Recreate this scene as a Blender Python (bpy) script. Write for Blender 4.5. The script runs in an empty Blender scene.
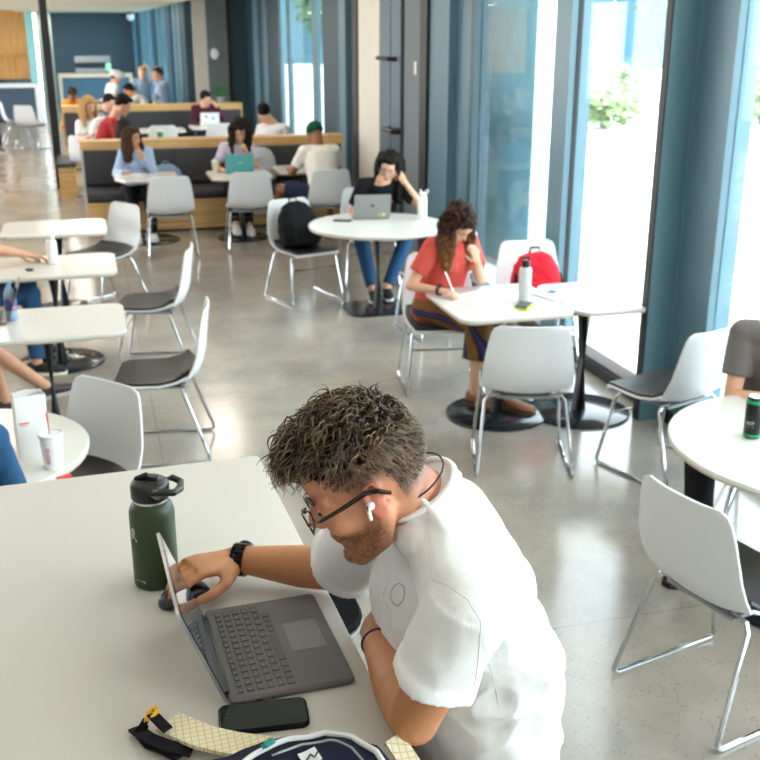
import bpy, math, random
from math import sin, cos, pi, radians as R
from mathutils import Vector as V, Matrix, noise
random.seed(7)
SC = bpy.context.scene
COL = SC.collection
CH = 2.25                       # height of the camera above the floor

# ------------------------------------------------------------------ materials
def rgb(h):
    r, g, b = [int(h[i:i+2], 16)/255 for i in (0, 2, 4)]
    f = lambda c: c/12.92 if c <= .04045 else ((c+.055)/1.055)**2.4
    return (f(r), f(g), f(b), 1)
MATS = {}
def mat(name, col, rough=.5, metal=0., bump=0., bscale=60., var=0., vscale=6., emit=0., spec=.5, coat=0., sheen=0.):
    if name in MATS: return MATS[name]
    m = bpy.data.materials.new(name); m.use_nodes = True
    nt = m.node_tree; b = nt.nodes['Principled BSDF']
    c = rgb(col) if isinstance(col, str) else col
    b.inputs['Base Color'].default_value = c
    b.inputs['Roughness'].default_value = rough
    b.inputs['Metallic'].default_value = metal
    b.inputs['Specular IOR Level'].default_value = spec
    if coat: b.inputs['Coat Weight'].default_value = coat; b.inputs['Coat Roughness'].default_value = .05
    if sheen: b.inputs['Sheen Weight'].default_value = sheen
    tc = nt.nodes.new('ShaderNodeTexCoord')
    if var:
        n = nt.nodes.new('ShaderNodeTexNoise'); n.inputs['Scale'].default_value = vscale; n.inputs['Detail'].default_value = 5
        nt.links.new(tc.outputs['Object'], n.inputs['Vector'])
        mx = nt.nodes.new('ShaderNodeMix'); mx.data_type = 'RGBA'
        mx.inputs['A'].default_value = tuple(max(0, x*(1-var)) for x in c[:3])+(1,)
        mx.inputs['B'].default_value = tuple(min(1, x*(1+var)) for x in c[:3])+(1,)
        nt.links.new(n.outputs['Fac'], mx.inputs['Factor']); nt.links.new(mx.outputs['Result'], b.inputs['Base Color'])
    if bump:
        n = nt.nodes.new('ShaderNodeTexNoise'); n.inputs['Scale'].default_value = bscale; n.inputs['Detail'].default_value = 4
        nt.links.new(tc.outputs['Object'], n.inputs['Vector'])
        bp = nt.nodes.new('ShaderNodeBump'); bp.inputs['Strength'].default_value = bump; bp.inputs['Distance'].default_value = .002
        nt.links.new(n.outputs['Fac'], bp.inputs['Height']); nt.links.new(bp.outputs['Normal'], b.inputs['Normal'])
    if emit:
        b.inputs['Emission Color'].default_value = c; b.inputs['Emission Strength'].default_value = emit
    MATS[name] = m
    return m
def glass_mat(name, tint='ffffff', refl=1.0):
    m = bpy.data.materials.new(name); m.use_nodes = True; nt = m.node_tree
    for n in list(nt.nodes):
        if n.type == 'BSDF_PRINCIPLED': nt.nodes.remove(n)
    out = [n for n in nt.nodes if n.type == 'OUTPUT_MATERIAL'][0]
    t = nt.nodes.new('ShaderNodeBsdfTransparent'); t.inputs['Color'].default_value = rgb(tint)
    g = nt.nodes.new('ShaderNodeBsdfGlossy'); g.inputs['Roughness'].default_value = .02
    lw = nt.nodes.new('ShaderNodeLayerWeight'); lw.inputs['Blend'].default_value = .5
    pw = nt.nodes.new('ShaderNodeMath'); pw.operation = 'POWER'; pw.inputs[1].default_value = 5; nt.links.new(lw.outputs['Facing'], pw.inputs[0])
    mu = nt.nodes.new('ShaderNodeMath'); mu.operation = 'MULTIPLY_ADD'; mu.inputs[1].default_value = .9*refl; mu.inputs[2].default_value = .03*refl
    mx = nt.nodes.new('ShaderNodeMixShader')
    nt.links.new(pw.outputs[0], mu.inputs[0]); nt.links.new(mu.outputs[0], mx.inputs['Fac'])
    nt.links.new(t.outputs[0], mx.inputs[1]); nt.links.new(g.outputs[0], mx.inputs[2])
    nt.links.new(mx.outputs[0], out.inputs['Surface'])
    return m
def floor_mat():
    m = bpy.data.materials.new('polished_concrete'); m.use_nodes = True; nt = m.node_tree; N = nt.nodes; L = nt.links
    b = N['Principled BSDF']; tc = N.new('ShaderNodeTexCoord')
    n1 = N.new('ShaderNodeTexNoise'); n1.inputs['Scale'].default_value = 1.6; n1.inputs['Detail'].default_value = 8; n1.inputs['Roughness'].default_value = .6
    L.new(tc.outputs['Object'], n1.inputs['Vector'])
    cr = N.new('ShaderNodeValToRGB'); cr.color_ramp.elements[0].position = .3; cr.color_ramp.elements[1].position = .72
    cr.color_ramp.elements[0].color = rgb('85807a'); cr.color_ramp.elements[1].color = rgb('a99f90')
    L.new(n1.outputs['Fac'], cr.inputs['Fac'])
    # aggregate specks
    vo = N.new('ShaderNodeTexVoronoi'); vo.inputs['Scale'].default_value = 70; L.new(tc.outputs['Object'], vo.inputs['Vector'])
    sp = N.new('ShaderNodeMath'); sp.operation = 'LESS_THAN'; sp.inputs[1].default_value = .22; L.new(vo.outputs['Distance'], sp.inputs[0])
    n2 = N.new('ShaderNodeTexNoise'); n2.inputs['Scale'].default_value = 14; n2.inputs['Detail'].default_value = 3; L.new(tc.outputs['Object'], n2.inputs['Vector'])
    g2 = N.new('ShaderNodeMath'); g2.operation = 'GREATER_THAN'; g2.inputs[1].default_value = .5; L.new(n2.outputs['Fac'], g2.inputs[0])
    mm = N.new('ShaderNodeMath'); mm.operation = 'MULTIPLY'; L.new(sp.outputs[0], mm.inputs[0]); L.new(g2.outputs[0], mm.inputs[1])
    m3 = N.new('ShaderNodeMath'); m3.operation = 'MULTIPLY'; m3.inputs[1].default_value = .7; L.new(mm.outputs[0], m3.inputs[0])
    mx = N.new('ShaderNodeMix'); mx.data_type = 'RGBA'; mx.inputs['B'].default_value = rgb('5a5650')
    L.new(m3.outputs[0], mx.inputs['Factor']); L.new(cr.outputs['Color'], mx.inputs['A'])
    # sawn joints
    se = N.new('ShaderNodeSeparateXYZ'); L.new(tc.outputs['Object'], se.inputs[0])
    js = []
    for ax, off in (('X', .25), ('Y', 3.22)):
        a = N.new('ShaderNodeMath'); a.operation = 'SUBTRACT'; a.inputs[1].default_value = off-.004; L.new(se.outputs[ax], a.inputs[0])
        f = N.new('ShaderNodeMath'); f.operation = 'FLOORED_MODULO'; f.inputs[1].default_value = 3.1; L.new(a.outputs[0], f.inputs[0])
        l = N.new('ShaderNodeMath'); l.operation = 'LESS_THAN'; l.inputs[1].default_value = .007; L.new(f.outputs[0], l.inputs[0]); js.append(l)
    jm = N.new('ShaderNodeMath'); jm.operation = 'MAXIMUM'; L.new(js[0].outputs[0], jm.inputs[0]); L.new(js[1].outputs[0], jm.inputs[1])
    j2 = N.new('ShaderNodeMath'); j2.operation = 'MULTIPLY'; j2.inputs[1].default_value = .55; L.new(jm.outputs[0], j2.inputs[0])
    mj = N.new('ShaderNodeMix'); mj.data_type = 'RGBA'; mj.inputs['B'].default_value = rgb('66625c')
    L.new(j2.outputs[0], mj.inputs['Factor']); L.new(mx.outputs['Result'], mj.inputs['A']); L.new(mj.outputs['Result'], b.inputs['Base Color'])
    mr = N.new('ShaderNodeMapRange'); mr.inputs['To Min'].default_value = .08; mr.inputs['To Max'].default_value = .24
    L.new(n1.outputs['Fac'], mr.inputs['Value']); L.new(mr.outputs[0], b.inputs['Roughness'])
    b.inputs['Specular IOR Level'].default_value = .65
    return m
def wood_mat(name, a, bb, axis='X', rough=.45):
    m = bpy.data.materials.new(name); m.use_nodes = True; nt = m.node_tree; N = nt.nodes; L = nt.links
    b = N['Principled BSDF']; tc = N.new('ShaderNodeTexCoord'); mp = N.new('ShaderNodeMapping')
    mp.inputs['Scale'].default_value = {'X': (.6, 9, 9), 'Z': (9, 9, .6)}[axis]
    L.new(tc.outputs['Object'], mp.inputs['Vector'])
    n = N.new('ShaderNodeTexNoise'); n.inputs['Scale'].default_value = 3; n.inputs['Detail'].default_value = 6; L.new(mp.outputs[0], n.inputs['Vector'])
    cr = N.new('ShaderNodeValToRGB'); cr.color_ramp.elements[0].position = .35; cr.color_ramp.elements[1].position = .65
    cr.color_ramp.elements[0].color = rgb(a); cr.color_ramp.elements[1].color = rgb(bb)
    L.new(n.outputs['Fac'], cr.inputs['Fac']); L.new(cr.outputs['Color'], b.inputs['Base Color']); b.inputs['Roughness'].default_value = rough
    return m
def tint_mat(name, rough=.5, bump=.15, bscale=90., sss=0.):
    """material whose pigment comes from the mesh's own 'tint' attribute"""
    m = bpy.data.materials.new(name); m.use_nodes = True; nt = m.node_tree; N = nt.nodes; L = nt.links
    b = N['Principled BSDF']; at = N.new('ShaderNodeAttribute'); at.attribute_name = 'tint'
    tc = N.new('ShaderNodeTexCoord'); n = N.new('ShaderNodeTexNoise'); n.inputs['Scale'].default_value = 35; n.inputs['Detail'].default_value = 6
    L.new(tc.outputs['Object'], n.inputs['Vector'])
    mr = N.new('ShaderNodeMapRange'); mr.inputs['To Min'].default_value = .78; mr.inputs['To Max'].default_value = 1.18; L.new(n.outputs['Fac'], mr.inputs['Value'])
    vm = N.new('ShaderNodeVectorMath'); vm.operation = 'SCALE'; L.new(at.outputs['Color'], vm.inputs[0]); L.new(mr.outputs[0], vm.inputs['Scale'])
    L.new(vm.outputs[0], b.inputs['Base Color']); b.inputs['Roughness'].default_value = rough
    n2 = N.new('ShaderNodeTexNoise'); n2.inputs['Scale'].default_value = bscale*3; L.new(tc.outputs['Object'], n2.inputs['Vector'])
    bp = N.new('ShaderNodeBump'); bp.inputs['Strength'].default_value = bump; bp.inputs['Distance'].default_value = .001
    L.new(n2.outputs['Fac'], bp.inputs['Height']); L.new(bp.outputs['Normal'], b.inputs['Normal'])
    if sss: b.inputs['Subsurface Weight'].default_value = sss; b.inputs['Subsurface Radius'].default_value = (.01, .004, .002)
    return m

# ------------------------------------------------------------------ mesh building
def basis(d):
    d = V(d).normalized(); a = V((0, 0, 1)) if abs(d.z) < .9 else V((1, 0, 0))
    s = d.cross(a).normalized(); return d, s, s.cross(d).normalized()
class MB:
    def __init__(s): s.v = []; s.f = []; s.m = []; s.sm = []
    def add(s, vs, fs, mi=0, smooth=True):
        o = len(s.v); s.v += [tuple(v) for v in vs]
        for f in fs: s.f.append([i+o for i in f]); s.m.append(mi); s.sm.append(smooth)
        return s
    def box(s, c, d, mi=0, rot=0., M=None):
        x, y, z = [q/2 for q in d]
        vs = [V((i*x, j*y, k*z)) for k in (-1, 1) for j in (-1, 1) for i in (-1, 1)]
        if M is not None: vs = [M @ v for v in vs]
        elif rot: vs = [Matrix.Rotation(rot, 3, 'Z') @ v for v in vs]
        vs = [v+V(c) for v in vs]
        return s.add(vs, [(0, 2, 3, 1), (4, 5, 7, 6), (0, 1, 5, 4), (1, 3, 7, 5), (3, 2, 6, 7), (2, 0, 4, 6)], mi, False)
    def span(s, a, b, mi=0):
        return s.box([(a[i]+b[i])/2 for i in range(3)], [abs(b[i]-a[i]) for i in range(3)], mi)
    def rings(s, rs, mi=0, caps=True, smooth=True, close=True):
        n = len(rs[0]); vs = [p for r in rs for p in r]; fs = []
        for i in range(len(rs)-1):
            for j in range(n if close else n-1):
                k = (j+1) % n; fs.append((i*n+j, i*n+k, (i+1)*n+k, (i+1)*n+j))
        s.add(vs, fs, mi, smooth)
        if caps:
            o = len(s.v)-len(vs)
            s.f.append([o+j for j in range(n)][::-1]); s.m.append(mi); s.sm.append(False)
            s.f.append([o+(len(rs)-1)*n+j for j in range(n)]); s.m.append(mi); s.sm.append(False)
        return s
    def tube(s, pts, r, n=8, mi=0, flat=1.0):
        pts = [V(p) for p in pts]; rs = []; prev = None
        for i, p in enumerate(pts):
            t = (pts[min(i+1, len(pts)-1)]-pts[max(i-1, 0)]).normalized()
            if prev is None: _, a, b = basis(t)
            else:
                a = (prev-t*prev.dot(t)).normalized(); b = t.cross(a)
            prev = a; rr = r[i] if hasattr(r, '__len__') else r
            rs.append([p+a*(rr*cos(2*pi*k/n))+b*(rr*flat*sin(2*pi*k/n)) for k in range(n)])
        return s.rings(rs, mi)
    def lathe(s, prof, c=(0, 0, 0), n=32, mi=0, axis=None, sx=1., sy=1.):
        c = V(c)
        if axis is None: d, a, b = V((0, 0, 1)), V((1, 0, 0)), V((0, 1, 0))
        else: d, a, b = basis(axis)
        rs = [[c+a*(r*sx*cos(2*pi*k/n))+b*(r*sy*sin(2*pi*k/n))+d*z for k in range(n)] for r, z in prof]
        return s.rings(rs, mi)
    def ell(s, c, r, ax=None, n=16, mi=0):
        c = V(c); ax = ax or (V((1, 0, 0)), V((0, 1, 0)), V((0, 0, 1))); rs = []
        if not hasattr(r, '__len__'): r = (r, r, r)
        m = max(6, n//2)
        for i in range(1, m):
            t = pi*i/m-pi/2
            rs.append([c+ax[0]*(r[0]*cos(t)*cos(2*pi*k/n))+ax[1]*(r[1]*cos(t)*sin(2*pi*k/n))+ax[2]*(r[2]*sin(t)) for k in range(n)])
        o = len(s.v); s.rings(rs, mi, caps=False)
        nn = len(s.v); s.v.append(tuple(c-ax[2]*r[2])); s.v.append(tuple(c+ax[2]*r[2])); last = nn-n
        for j in range(n):
            k = (j+1) % n
            s.f.append([nn, o+k, o+j]); s.f.append([nn+1, last+j, last+k]); s.m += [mi, mi]; s.sm += [True, True]
        return s
    def cap(s, p, q, r0, r1, n=14, mi=0):
        p, q = V(p), V(q); d = q-p; L = d.length
        if L < 1e-5: return s.ell(p, (r0,)*3, n=n, mi=mi)
        d, a, b = basis(d); rs = []
        for i in range(1, 5): t = pi/2*(1-i/4.); rs.append((p-d*(r0*sin(t)), r0*cos(t)))
        for i in range(0, 4): t = pi/2*i/4.; rs.append((q+d*(r1*sin(t)), r1*cos(t)))
        return s.rings([[c+a*(rr*cos(2*pi*k/n))+b*(rr*sin(2*pi*k/n)) for k in range(n)] for c, rr in rs], mi)
    def cone(s, p, q, r0, r1, n=20, mi=0):
        p, q = V(p), V(q); d, a, b = basis(q-p)
        return s.rings([[c+a*(rr*cos(2*pi*k/n))+b*(rr*sin(2*pi*k/n)) for k in range(n)] for c, rr in ((p, r0), (q, r1))], mi)
    def loft(s, secs, n=24, mi=0, pw=2.3):
        """secs: (centre, side vector*radius, front vector*radius) super-ellipses"""
        rs = []
        for c, a, b in secs:
            c, a, b = V(c), V(a), V(b); ring = []
            for k in range(n):
                t = 2*pi*k/n; x, y = cos(t), sin(t)
                ring.append(c+a*(math.copysign(abs(x)**(2/pw), x))+b*(math.copysign(abs(y)**(2/pw), y)))
            rs.append(ring)
        return s.rings(rs, mi)
    def prism(s, pts, z0, z1, mi=0, bev=0.):
        """closed polygon in xy between z0 and z1 with an optional small bevel"""
        n = len(pts); c = V((sum(p[0] for p in pts)/n, sum(p[1] for p in pts)/n))
        def ring(z, ins): return [V((p[0]+(c.x-p[0])*ins, p[1]+(c.y-p[1])*ins, z)) for p in pts]
        sz = max((V(p[:2])-c).length for p in pts); k = bev/sz if bev else 0
        rs = [ring(z0, k), ring(z0+bev, 0), ring(z1-bev, 0), ring(z1, k)] if bev else [ring(z0, 0), ring(z1, 0)]
        return s.rings(rs, mi, smooth=False)
    def obj(s, name, mats, parent=None, loc=None):
        me = bpy.data.meshes.new(name); me.from_pydata(s.v, [], s.f)
        mats = mats if isinstance(mats, (list, tuple)) else [mats]
        for m in mats: me.materials.append(m)
        me.polygons.foreach_set('material_index', s.m); me.polygons.foreach_set('use_smooth', s.sm)
        me.update(); me.validate(); 'hair' in name or me.set_sharp_from_angle(angle=R(42))
        o = bpy.data.objects.new(name, me); COL.objects.link(o)
        if parent: o.parent = parent
        if loc: o.location = loc
        return o
def rrect(w, d, r, n=6, cx=0, cy=0):
    pts = []
    for sx, sy, a0 in ((1, 1, 0), (-1, 1, 90), (-1, -1, 180), (1, -1, 270)):
        for i in range(n+1):
            a = R(a0+90*i/n); pts.append((cx+sx*(w/2-r)+r*cos(a), cy+sy*(d/2-r)+r*sin(a)))
    return pts
def circ(r, n=48, cx=0, cy=0): return [(cx+r*cos(2*pi*i/n), cy+r*sin(2*pi*i/n)) for i in range(n)]
def remesh(mb, name, m, parent, voxel=.01, smooth=6, disp=None, tint=None):
    """fuse overlapping closed solids into ONE continuous skin"""
    o = mb.obj(name, m, None)
    a = o.modifiers.new('r', 'REMESH'); a.mode = 'VOXEL'; a.voxel_size = voxel; a.use_smooth_shade = True
    if smooth:
        b = o.modifiers.new('s', 'SMOOTH'); b.factor = .5; b.iterations = smooth
    dg = bpy.context.evaluated_depsgraph_get()
    me = bpy.data.meshes.new_from_object(o.evaluated_get(dg)); old = o.data; o.modifiers.clear(); o.data = me
    bpy.data.meshes.remove(old); me.name = name
    if disp:
        ns = [v.normal.copy() for v in me.vertices]
        for v, nn in zip(me.vertices, ns): v.co += disp(v.co, nn)
    if tint:
        at = me.attributes.new('tint', 'FLOAT_COLOR', 'POINT')
        for i, v in enumerate(me.vertices): at.data[i].color = tint(v.co)
    for p in me.polygons: p.use_smooth = True
    me.update(); o.parent = parent
    return o
def folds(amp=.006, sc=9., d=(1, 1, .35)):
    def f(co, n):
        q = V((co.x*sc*d[0], co.y*sc*d[1], co.z*sc*d[2]))
        a = noise.noise(q+V((3, 1, 7)))*.6+(1-abs(noise.noise(q*1.7)))*.6-.35
        return n*(amp*a)
    return f

# ------------------------------------------------------------------ scene bookkeeping
def tag(o, label, cat, group=None, kind=None):
    if label: o['label'] = label
    if cat: o['category'] = cat
    if group: o['group'] = group
    if kind: o['kind'] = kind
    return o
def thing(name, label, cat, loc=(0, 0, 0), rz=0, group=None):
    o = bpy.data.objects.new(name, None); COL.objects.link(o); o.location = loc; o.rotation_euler = (0, 0, rz)
    o.empty_display_size = .1
    return tag(o, label, cat, group)
def struct(o): o['kind'] = 'structure'; return o
def dup(root, loc, rz=0, label=None, group=None, sc=None):
    r = root.copy(); COL.objects.link(r); r.location = loc; r.rotation_euler = (0, 0, rz)
    if label: r['label'] = label
    if group: r['group'] = group
    for ch in list(root.children):
        c = ch.copy(); COL.objects.link(c); c.parent = r
        for g in list(ch.children):
            d = g.copy(); COL.objects.link(d); d.parent = c
    return r

# ------------------------------------------------------------------ palette
WHITE = mat('white_shell_plastic', 'dcdee0', .36, bump=.03)
SEATP = mat('charcoal_seat_pad', '2a2827', .45, bump=.1, bscale=300)
CHROME = mat('chrome_tube', 'c9ccd0', .12, 1.)
TOP = mat('white_laminate', 'd6d4ce', .22, var=.02)
EDGE = mat('plywood_table_edge', 'b7a58a', .5)
BLACKM = mat('black_powder_coat', '15181c', .35)
DISC = mat('black_gloss_base', '1a1f26', .16)
TEAL = mat('teal_steel', '557884', .35, var=.08, vscale=2)
TEALD = mat('dark_teal_steel', '24404c', .38, var=.08)
TEALL = mat('light_teal_steel', '5b7c8a', .33, var=.05)
DKB = mat('dark_blue_panel', '33485a', .5, var=.06)
NEARBLACK = mat('near_black_trim', '15151a', .5)
CREAM = mat('cream_concrete', 'd8d2c4', .8, var=.06, bump=.2, bscale=20)
WALLC = mat('grey_wall_paint', '6a7478', .7)
OAK = wood_mat('light_oak', 'c39a5c', 'd8b47c')
OAKZ = wood_mat('oak_wall_panel', 'b07a3c', 'c8965a', 'Z')
UPH = mat('charcoal_upholstery', '37373a', .65, bump=.2, bscale=200)
GLASS = glass_mat('window_glass', 'f4fbfb')
EYE = mat('dark_eye', '1c1310', .2)
LIP = mat('lip_pink', 'a8605a', .45)
SKIN = {k: mat('skin_'+k, c, .5, var=.12, vscale=14, bump=.1, bscale=150) for k, c in
        dict(fair='dba98a', warm='cf9a78', tan='b57e5a', deep='8a5638').items()}
HAIR = {k: mat('hair_'+k, c, .65, spec=.15, var=.35, vscale=30, bump=.8, bscale=80) for k, c in
        dict(black='17130f', brown='3f2a1d', chestnut='5c3a28', blond='b08a5a', dark='261c17').items()}
def cloth(name, c, rough=.85): return mat('cloth_'+name, c, rough, var=.08, vscale=25, bump=.25, bscale=400, spec=.2)
WORLD, SUN, LAMP, EXPO = 7.5, 6.0, 12, 0.15
# ------------------------------------------------------------------ the hall
XW = 3.25                        # glazed wall on the right
CEIL = 3.6
m = MB(); m.span((-7, -3, -.1), (3.6, 36, 0)); struct(m.obj('floor', floor_mat()))
m = MB(); m.span((-7.2, -3.2, CEIL), (3.6, 17, CEIL+.15)); struct(m.obj('ceiling', mat('ceiling_paint', 'e8e4da', .9)))
# lower ceiling over the far end, a real slab with its own front edge
m = MB(); m.span((-2.6, 17, 2.66), (1.78, 36, 2.8)); m.span((-2.6, 16.9, 2.66), (1.78, 17, CEIL))
struct(m.obj('ceiling', mat('cream_ceiling', 'efe6d2', .85)))
m = MB(); m.span((-7.2, 17, CEIL), (3.6, 36, CEIL+.15)); struct(m.obj('ceiling', MATS['ceiling_paint']))
m = MB(); m.span((-7.2, -3.2, 0), (3.6, -3, CEIL)); struct(m.obj('wall_rear', mat('rear_wall_paint', 'cfccc4', .8)))
m = MB(); m.span((-1.0, 34, 0), (3.6, 34.2, CEIL)); struct(m.obj('wall_far', mat('slate_blue_wall', '466476', .6, var=.12, vscale=.6)))
m = MB(); m.span((-7.2, 35.8, 0), (-1.35, 36, CEIL)); struct(m.obj('wall_far', MATS['slate_blue_wall']))
# left side: window wall in its far part, outside the frame but the source of the bright reflections on the floor
m = MB(); m.span((-7.2, -3, 0), (-7, 10, CEIL)); m.span((-7.2, 10, 0), (-7, 36, .35)); m.span((-7.2, 10, 3.2), (-7, 36, CEIL)); struct(m.obj('wall_left', mat('left_wall_paint', 'b9b4aa', .8)))  # near part, unseen, made solid to keep side light out
m = MB()
for k in range(9): m.span((-7.15, 10+k*3, .35), (-7.0, 10.2+k*3, 3.2))
struct(m.obj('window_1', TEAL))

# right side, seen in the photo.  Heights run floor to ceiling.
def xs(u0, u1, x0, x1, z0=0, z1=CEIL): return (x0, u0, z0), (x1, u1, z1)
m = MB()                                                       # low kerb and white sill under the glass
m.span(*xs(-3, 9.8, XW-.05, XW+.12, 0, .07)); struct(m.obj('baseboard_right', NEARBLACK))
m = MB(); m.span(*xs(-3, 9.8, XW, XW+.28, .07, .15)); struct(m.obj('trim_1', mat('white_sill', 'e9edf0', .3)))
# door-height panels between the glass and the concrete pier
m = MB(); m.span(*xs(9.98, 10.72, XW-.01, XW+.1)); struct(m.obj('wall_right', WALLC))
m = MB(); m.span(*xs(9.78, 9.99, XW-.07, XW+.1)); struct(m.obj('trim_2', NEARBLACK))
d = MB(); d.span(*xs(10.74, 11.1, XW-.04, XW+.08, .02, 3.3)); d.span(*xs(11.13, 11.53, XW-.04, XW+.08, .02, 3.3)); do = struct(d.obj('door_1', mat('steel_blue_door', '4d6474', .4, var=.06)))
d = MB(); d.span(*xs(11.09, 11.14, XW-.02, XW+.06, 0, CEIL)); d.span(*xs(10.71, 10.75, XW-.02, XW+.06)); d.span(*xs(10.71, 11.53, XW-.02, XW+.06, 3.3, CEIL)); d.obj('door_frame', NEARBLACK, do)
d = MB(); d.tube([(XW-.04, 11.38, 1.93), (XW-.12, 11.36, 1.93), (XW-.12, 10.9, 1.93), (XW-.04, 10.88, 1.93)], .022); d.obj('door_handle', mat('dark_bronze', '2a2523', .35, .6), do)
d = MB(); d.tube([(XW-.04, 11.12, 1.2), (XW-.12, 11.1, 1.2), (XW-.12, 10.75, 1.2), (XW-.04, 10.73, 1.2)], .03); d.obj('push_bar', MATS['dark_bronze'], do)
m = MB(); m.span((XW-.04, 11.56, 0), (XW+.15, 12.5, CEIL)); struct(m.obj('wall_right', CREAM))
m = MB(); m.span((XW-.06, 12.5, 0), (XW+.1, 12.72, CEIL)); struct(m.obj('trim_3', NEARBLACK))
m = MB(); m.span((XW-.02, 12.74, 0), (XW+.12, 14.55, CEIL)); struct(m.obj('wall_right', TEALD))
m = MB(); m.span((XW-.08, 13.0, 0), (XW, 13.35, CEIL)); struct(m.obj('trim_4', TEALL))
def mull(name, u0, u1, x0, x1, mt):
    m = MB(); m.span(*xs(u0, u1, x0, x1, .0)); return struct(m.obj(name, mt))
# near window bays
def bay(n, u0, u1):
    g = MB(); g.span((XW+.02, u0, .15), (XW+.034, u1, CEIL)); return struct(g.obj('window_%d' % n, GLASS))
bay(2, -3, 2.6); mull('trim_5', 2.6, 2.95, XW-.04, XW+.1, TEALL)
bay(3, 2.95, 4.83)
mull('trim_6', 4.83, 5.17, XW-.02, XW+.12, TEALL); mull('trim_7', 5.17, 5.235, XW-.19, XW+.14, TEAL)
m = MB(); m.span((XW-.196, 5.18, 0), (XW-.19, 5.24, CEIL)); m.span((XW-.19, 5.235, 0), (XW-.02, 5.245, CEIL)); struct(m.obj('trim_8', NEARBLACK))
m = MB(); m.span((XW-.035, 5.155, 0), (XW-.02, 5.172, CEIL)); struct(m.obj('trim_9', TEALL))
bay(4, 5.24, 6.72)
mull('trim_10', 6.70, 6.95, XW-.05, XW+.12, TEALL); mull('trim_11', 6.692, 6.70, XW-.0, XW+.03, NEARBLACK)
bay(5, 6.95, 8.58)
mull('trim_12', 8.58, 8.66, XW-.04, XW+.12, TEALD); mull('trim_13', 8.66, 9.05, XW-.02, XW+.12, TEALL)
mull('trim_14', 9.05, 9.12, XW-.1, XW+.12, TEALL); mull('trim_15', 9.12, 9.79, XW-.04, XW+.12, TEAL)
# exterior clad pier seen through the fifth bay
o = MB().span((3.95, 8.96, -.02), (4.5, 13, 4.6)).obj('wall_outside', mat('weathered_teal_cladding', 'b5d8e0', .35, var=.14, vscale=5, bump=.3, bscale=30)); struct(o)
# far bays along the right wall
bay(6, 14.55, 18.0)
for i, (a, b, mt, x0) in enumerate(((14.5, 14.56, TEAL, -.01), (14.92, 15.3, TEALL, -.01), (16.95, 17.25, TEALL, -.01), (17.7, 17.9, TEALL, -.02), (17.9, 19.0, TEALD, -.02), (19.0, 19.5, TEALL, -.03), (19.5, 20.0, TEALD, -.02), (20.0, 20.6, TEALL, -.03), (20.6, 21.5, TEALD, -.02))):
    mull('trim_%d' % (16+i), a, b, XW+x0, XW+.035, mt)
# return wall at 21.5 m, then the narrower far end
def panel(name, x0, x1, u, mt, th=.15):
    m = MB(); m.span((x0, u, 0), (x1, u+th, CEIL)); return struct(m.obj(name, mt))
panel('wall_return', 2.18, 2.44, 21.5, CREAM); panel('wall_return', 2.44, 2.84, 21.5, WALLC); panel('trim_30', 2.84, 2.9, 21.45, NEARBLACK)
panel('wall_return', 2.9, 3.4, 21.5, TEALD)
A, B = V((2.2, 21.6, 0)), V((1.76, 34, 0)); dr = (B-A).normalized()
def seg(name, t0, t1, off, mt, z0=0, z1=CEIL, th=.1):
    L = (B-A).length; p, q = A+dr*(L*t0), A+dr*(L*t1); nrm = V((-dr.y, dr.x, 0))*-1
    m = MB(); c = (p+q)/2+nrm*off; m.box((c.x, c.y, (z0+z1)/2), (th, (q-p).length, z1-z0), rot=math.atan2(dr.y, dr.x)-pi/2); return struct(m.obj(name, mt))
seg('window_7', 0, 1, .06, glass_mat('far_glass', 'bfe3ee', 1.2), .05, CEIL, .015)
ts = [0, .06, .12, .2, .28, .38, .48, .6, .72, .84, .94]
for i, t in enumerate(ts):
    seg('trim_%d' % (40+i), t, t+.045, -.06, (TEALD, TEALL, TEAL)[i % 3], th=.22)
seg('baseboard_far', 0, 1, 0, TEALD, 0, .12)
panel('trim_52', 1.66, 1.8, 33.9, TEALL, .1)
# timber wall and glass fin at far left
m = MB(); m.span((-7, 29.8, .95), (-1.3, 30.0, CEIL)); m.span((-7, 29.7, 1.55), (-1.3, 29.8, CEIL)); struct(m.obj('wall_timber', OAKZ))
m = MB(); m.span((-7, 29.9, 0), (-1.9, 30, .95)); struct(m.obj('wall_left', DKB))
m = MB(); m.span((-1.28, 29.6, .8), (-1.08, 29.66, CEIL)); struct(m.obj('window_8', mat('cyan_glass_fin', '8fd0d6', .1, spec=.8)))
m = MB(); m.span((-1.08, 31.5, 0), (-.7, 31.7, CEIL)); struct(m.obj('wall_far', mat('pale_grey_green_wall', '98a5a2', .7)))
m = MB(); m.span((-7, 28.9, 2.9), (-1.2, 29.7, 3.05)); m.span((-1.5, 28.5, 2.62), (-.9, 29.7, 2.85)); struct(m.obj('trim_53', mat('cream_bulkhead', 'e8d6b4', .8)))
m = MB(); m.span((-4, 19, 2.9), (-2.6, 19.3, CEIL)); struct(m.obj('trim_54', TEALD))

# slim black post
m = MB(); m.span((-.495, 16.06, 0), (-.385, 16.17, CEIL)); p = tag(m.obj('support_post', BLACKM), 'slim square black post standing on the open floor at far left', 'post')
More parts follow.
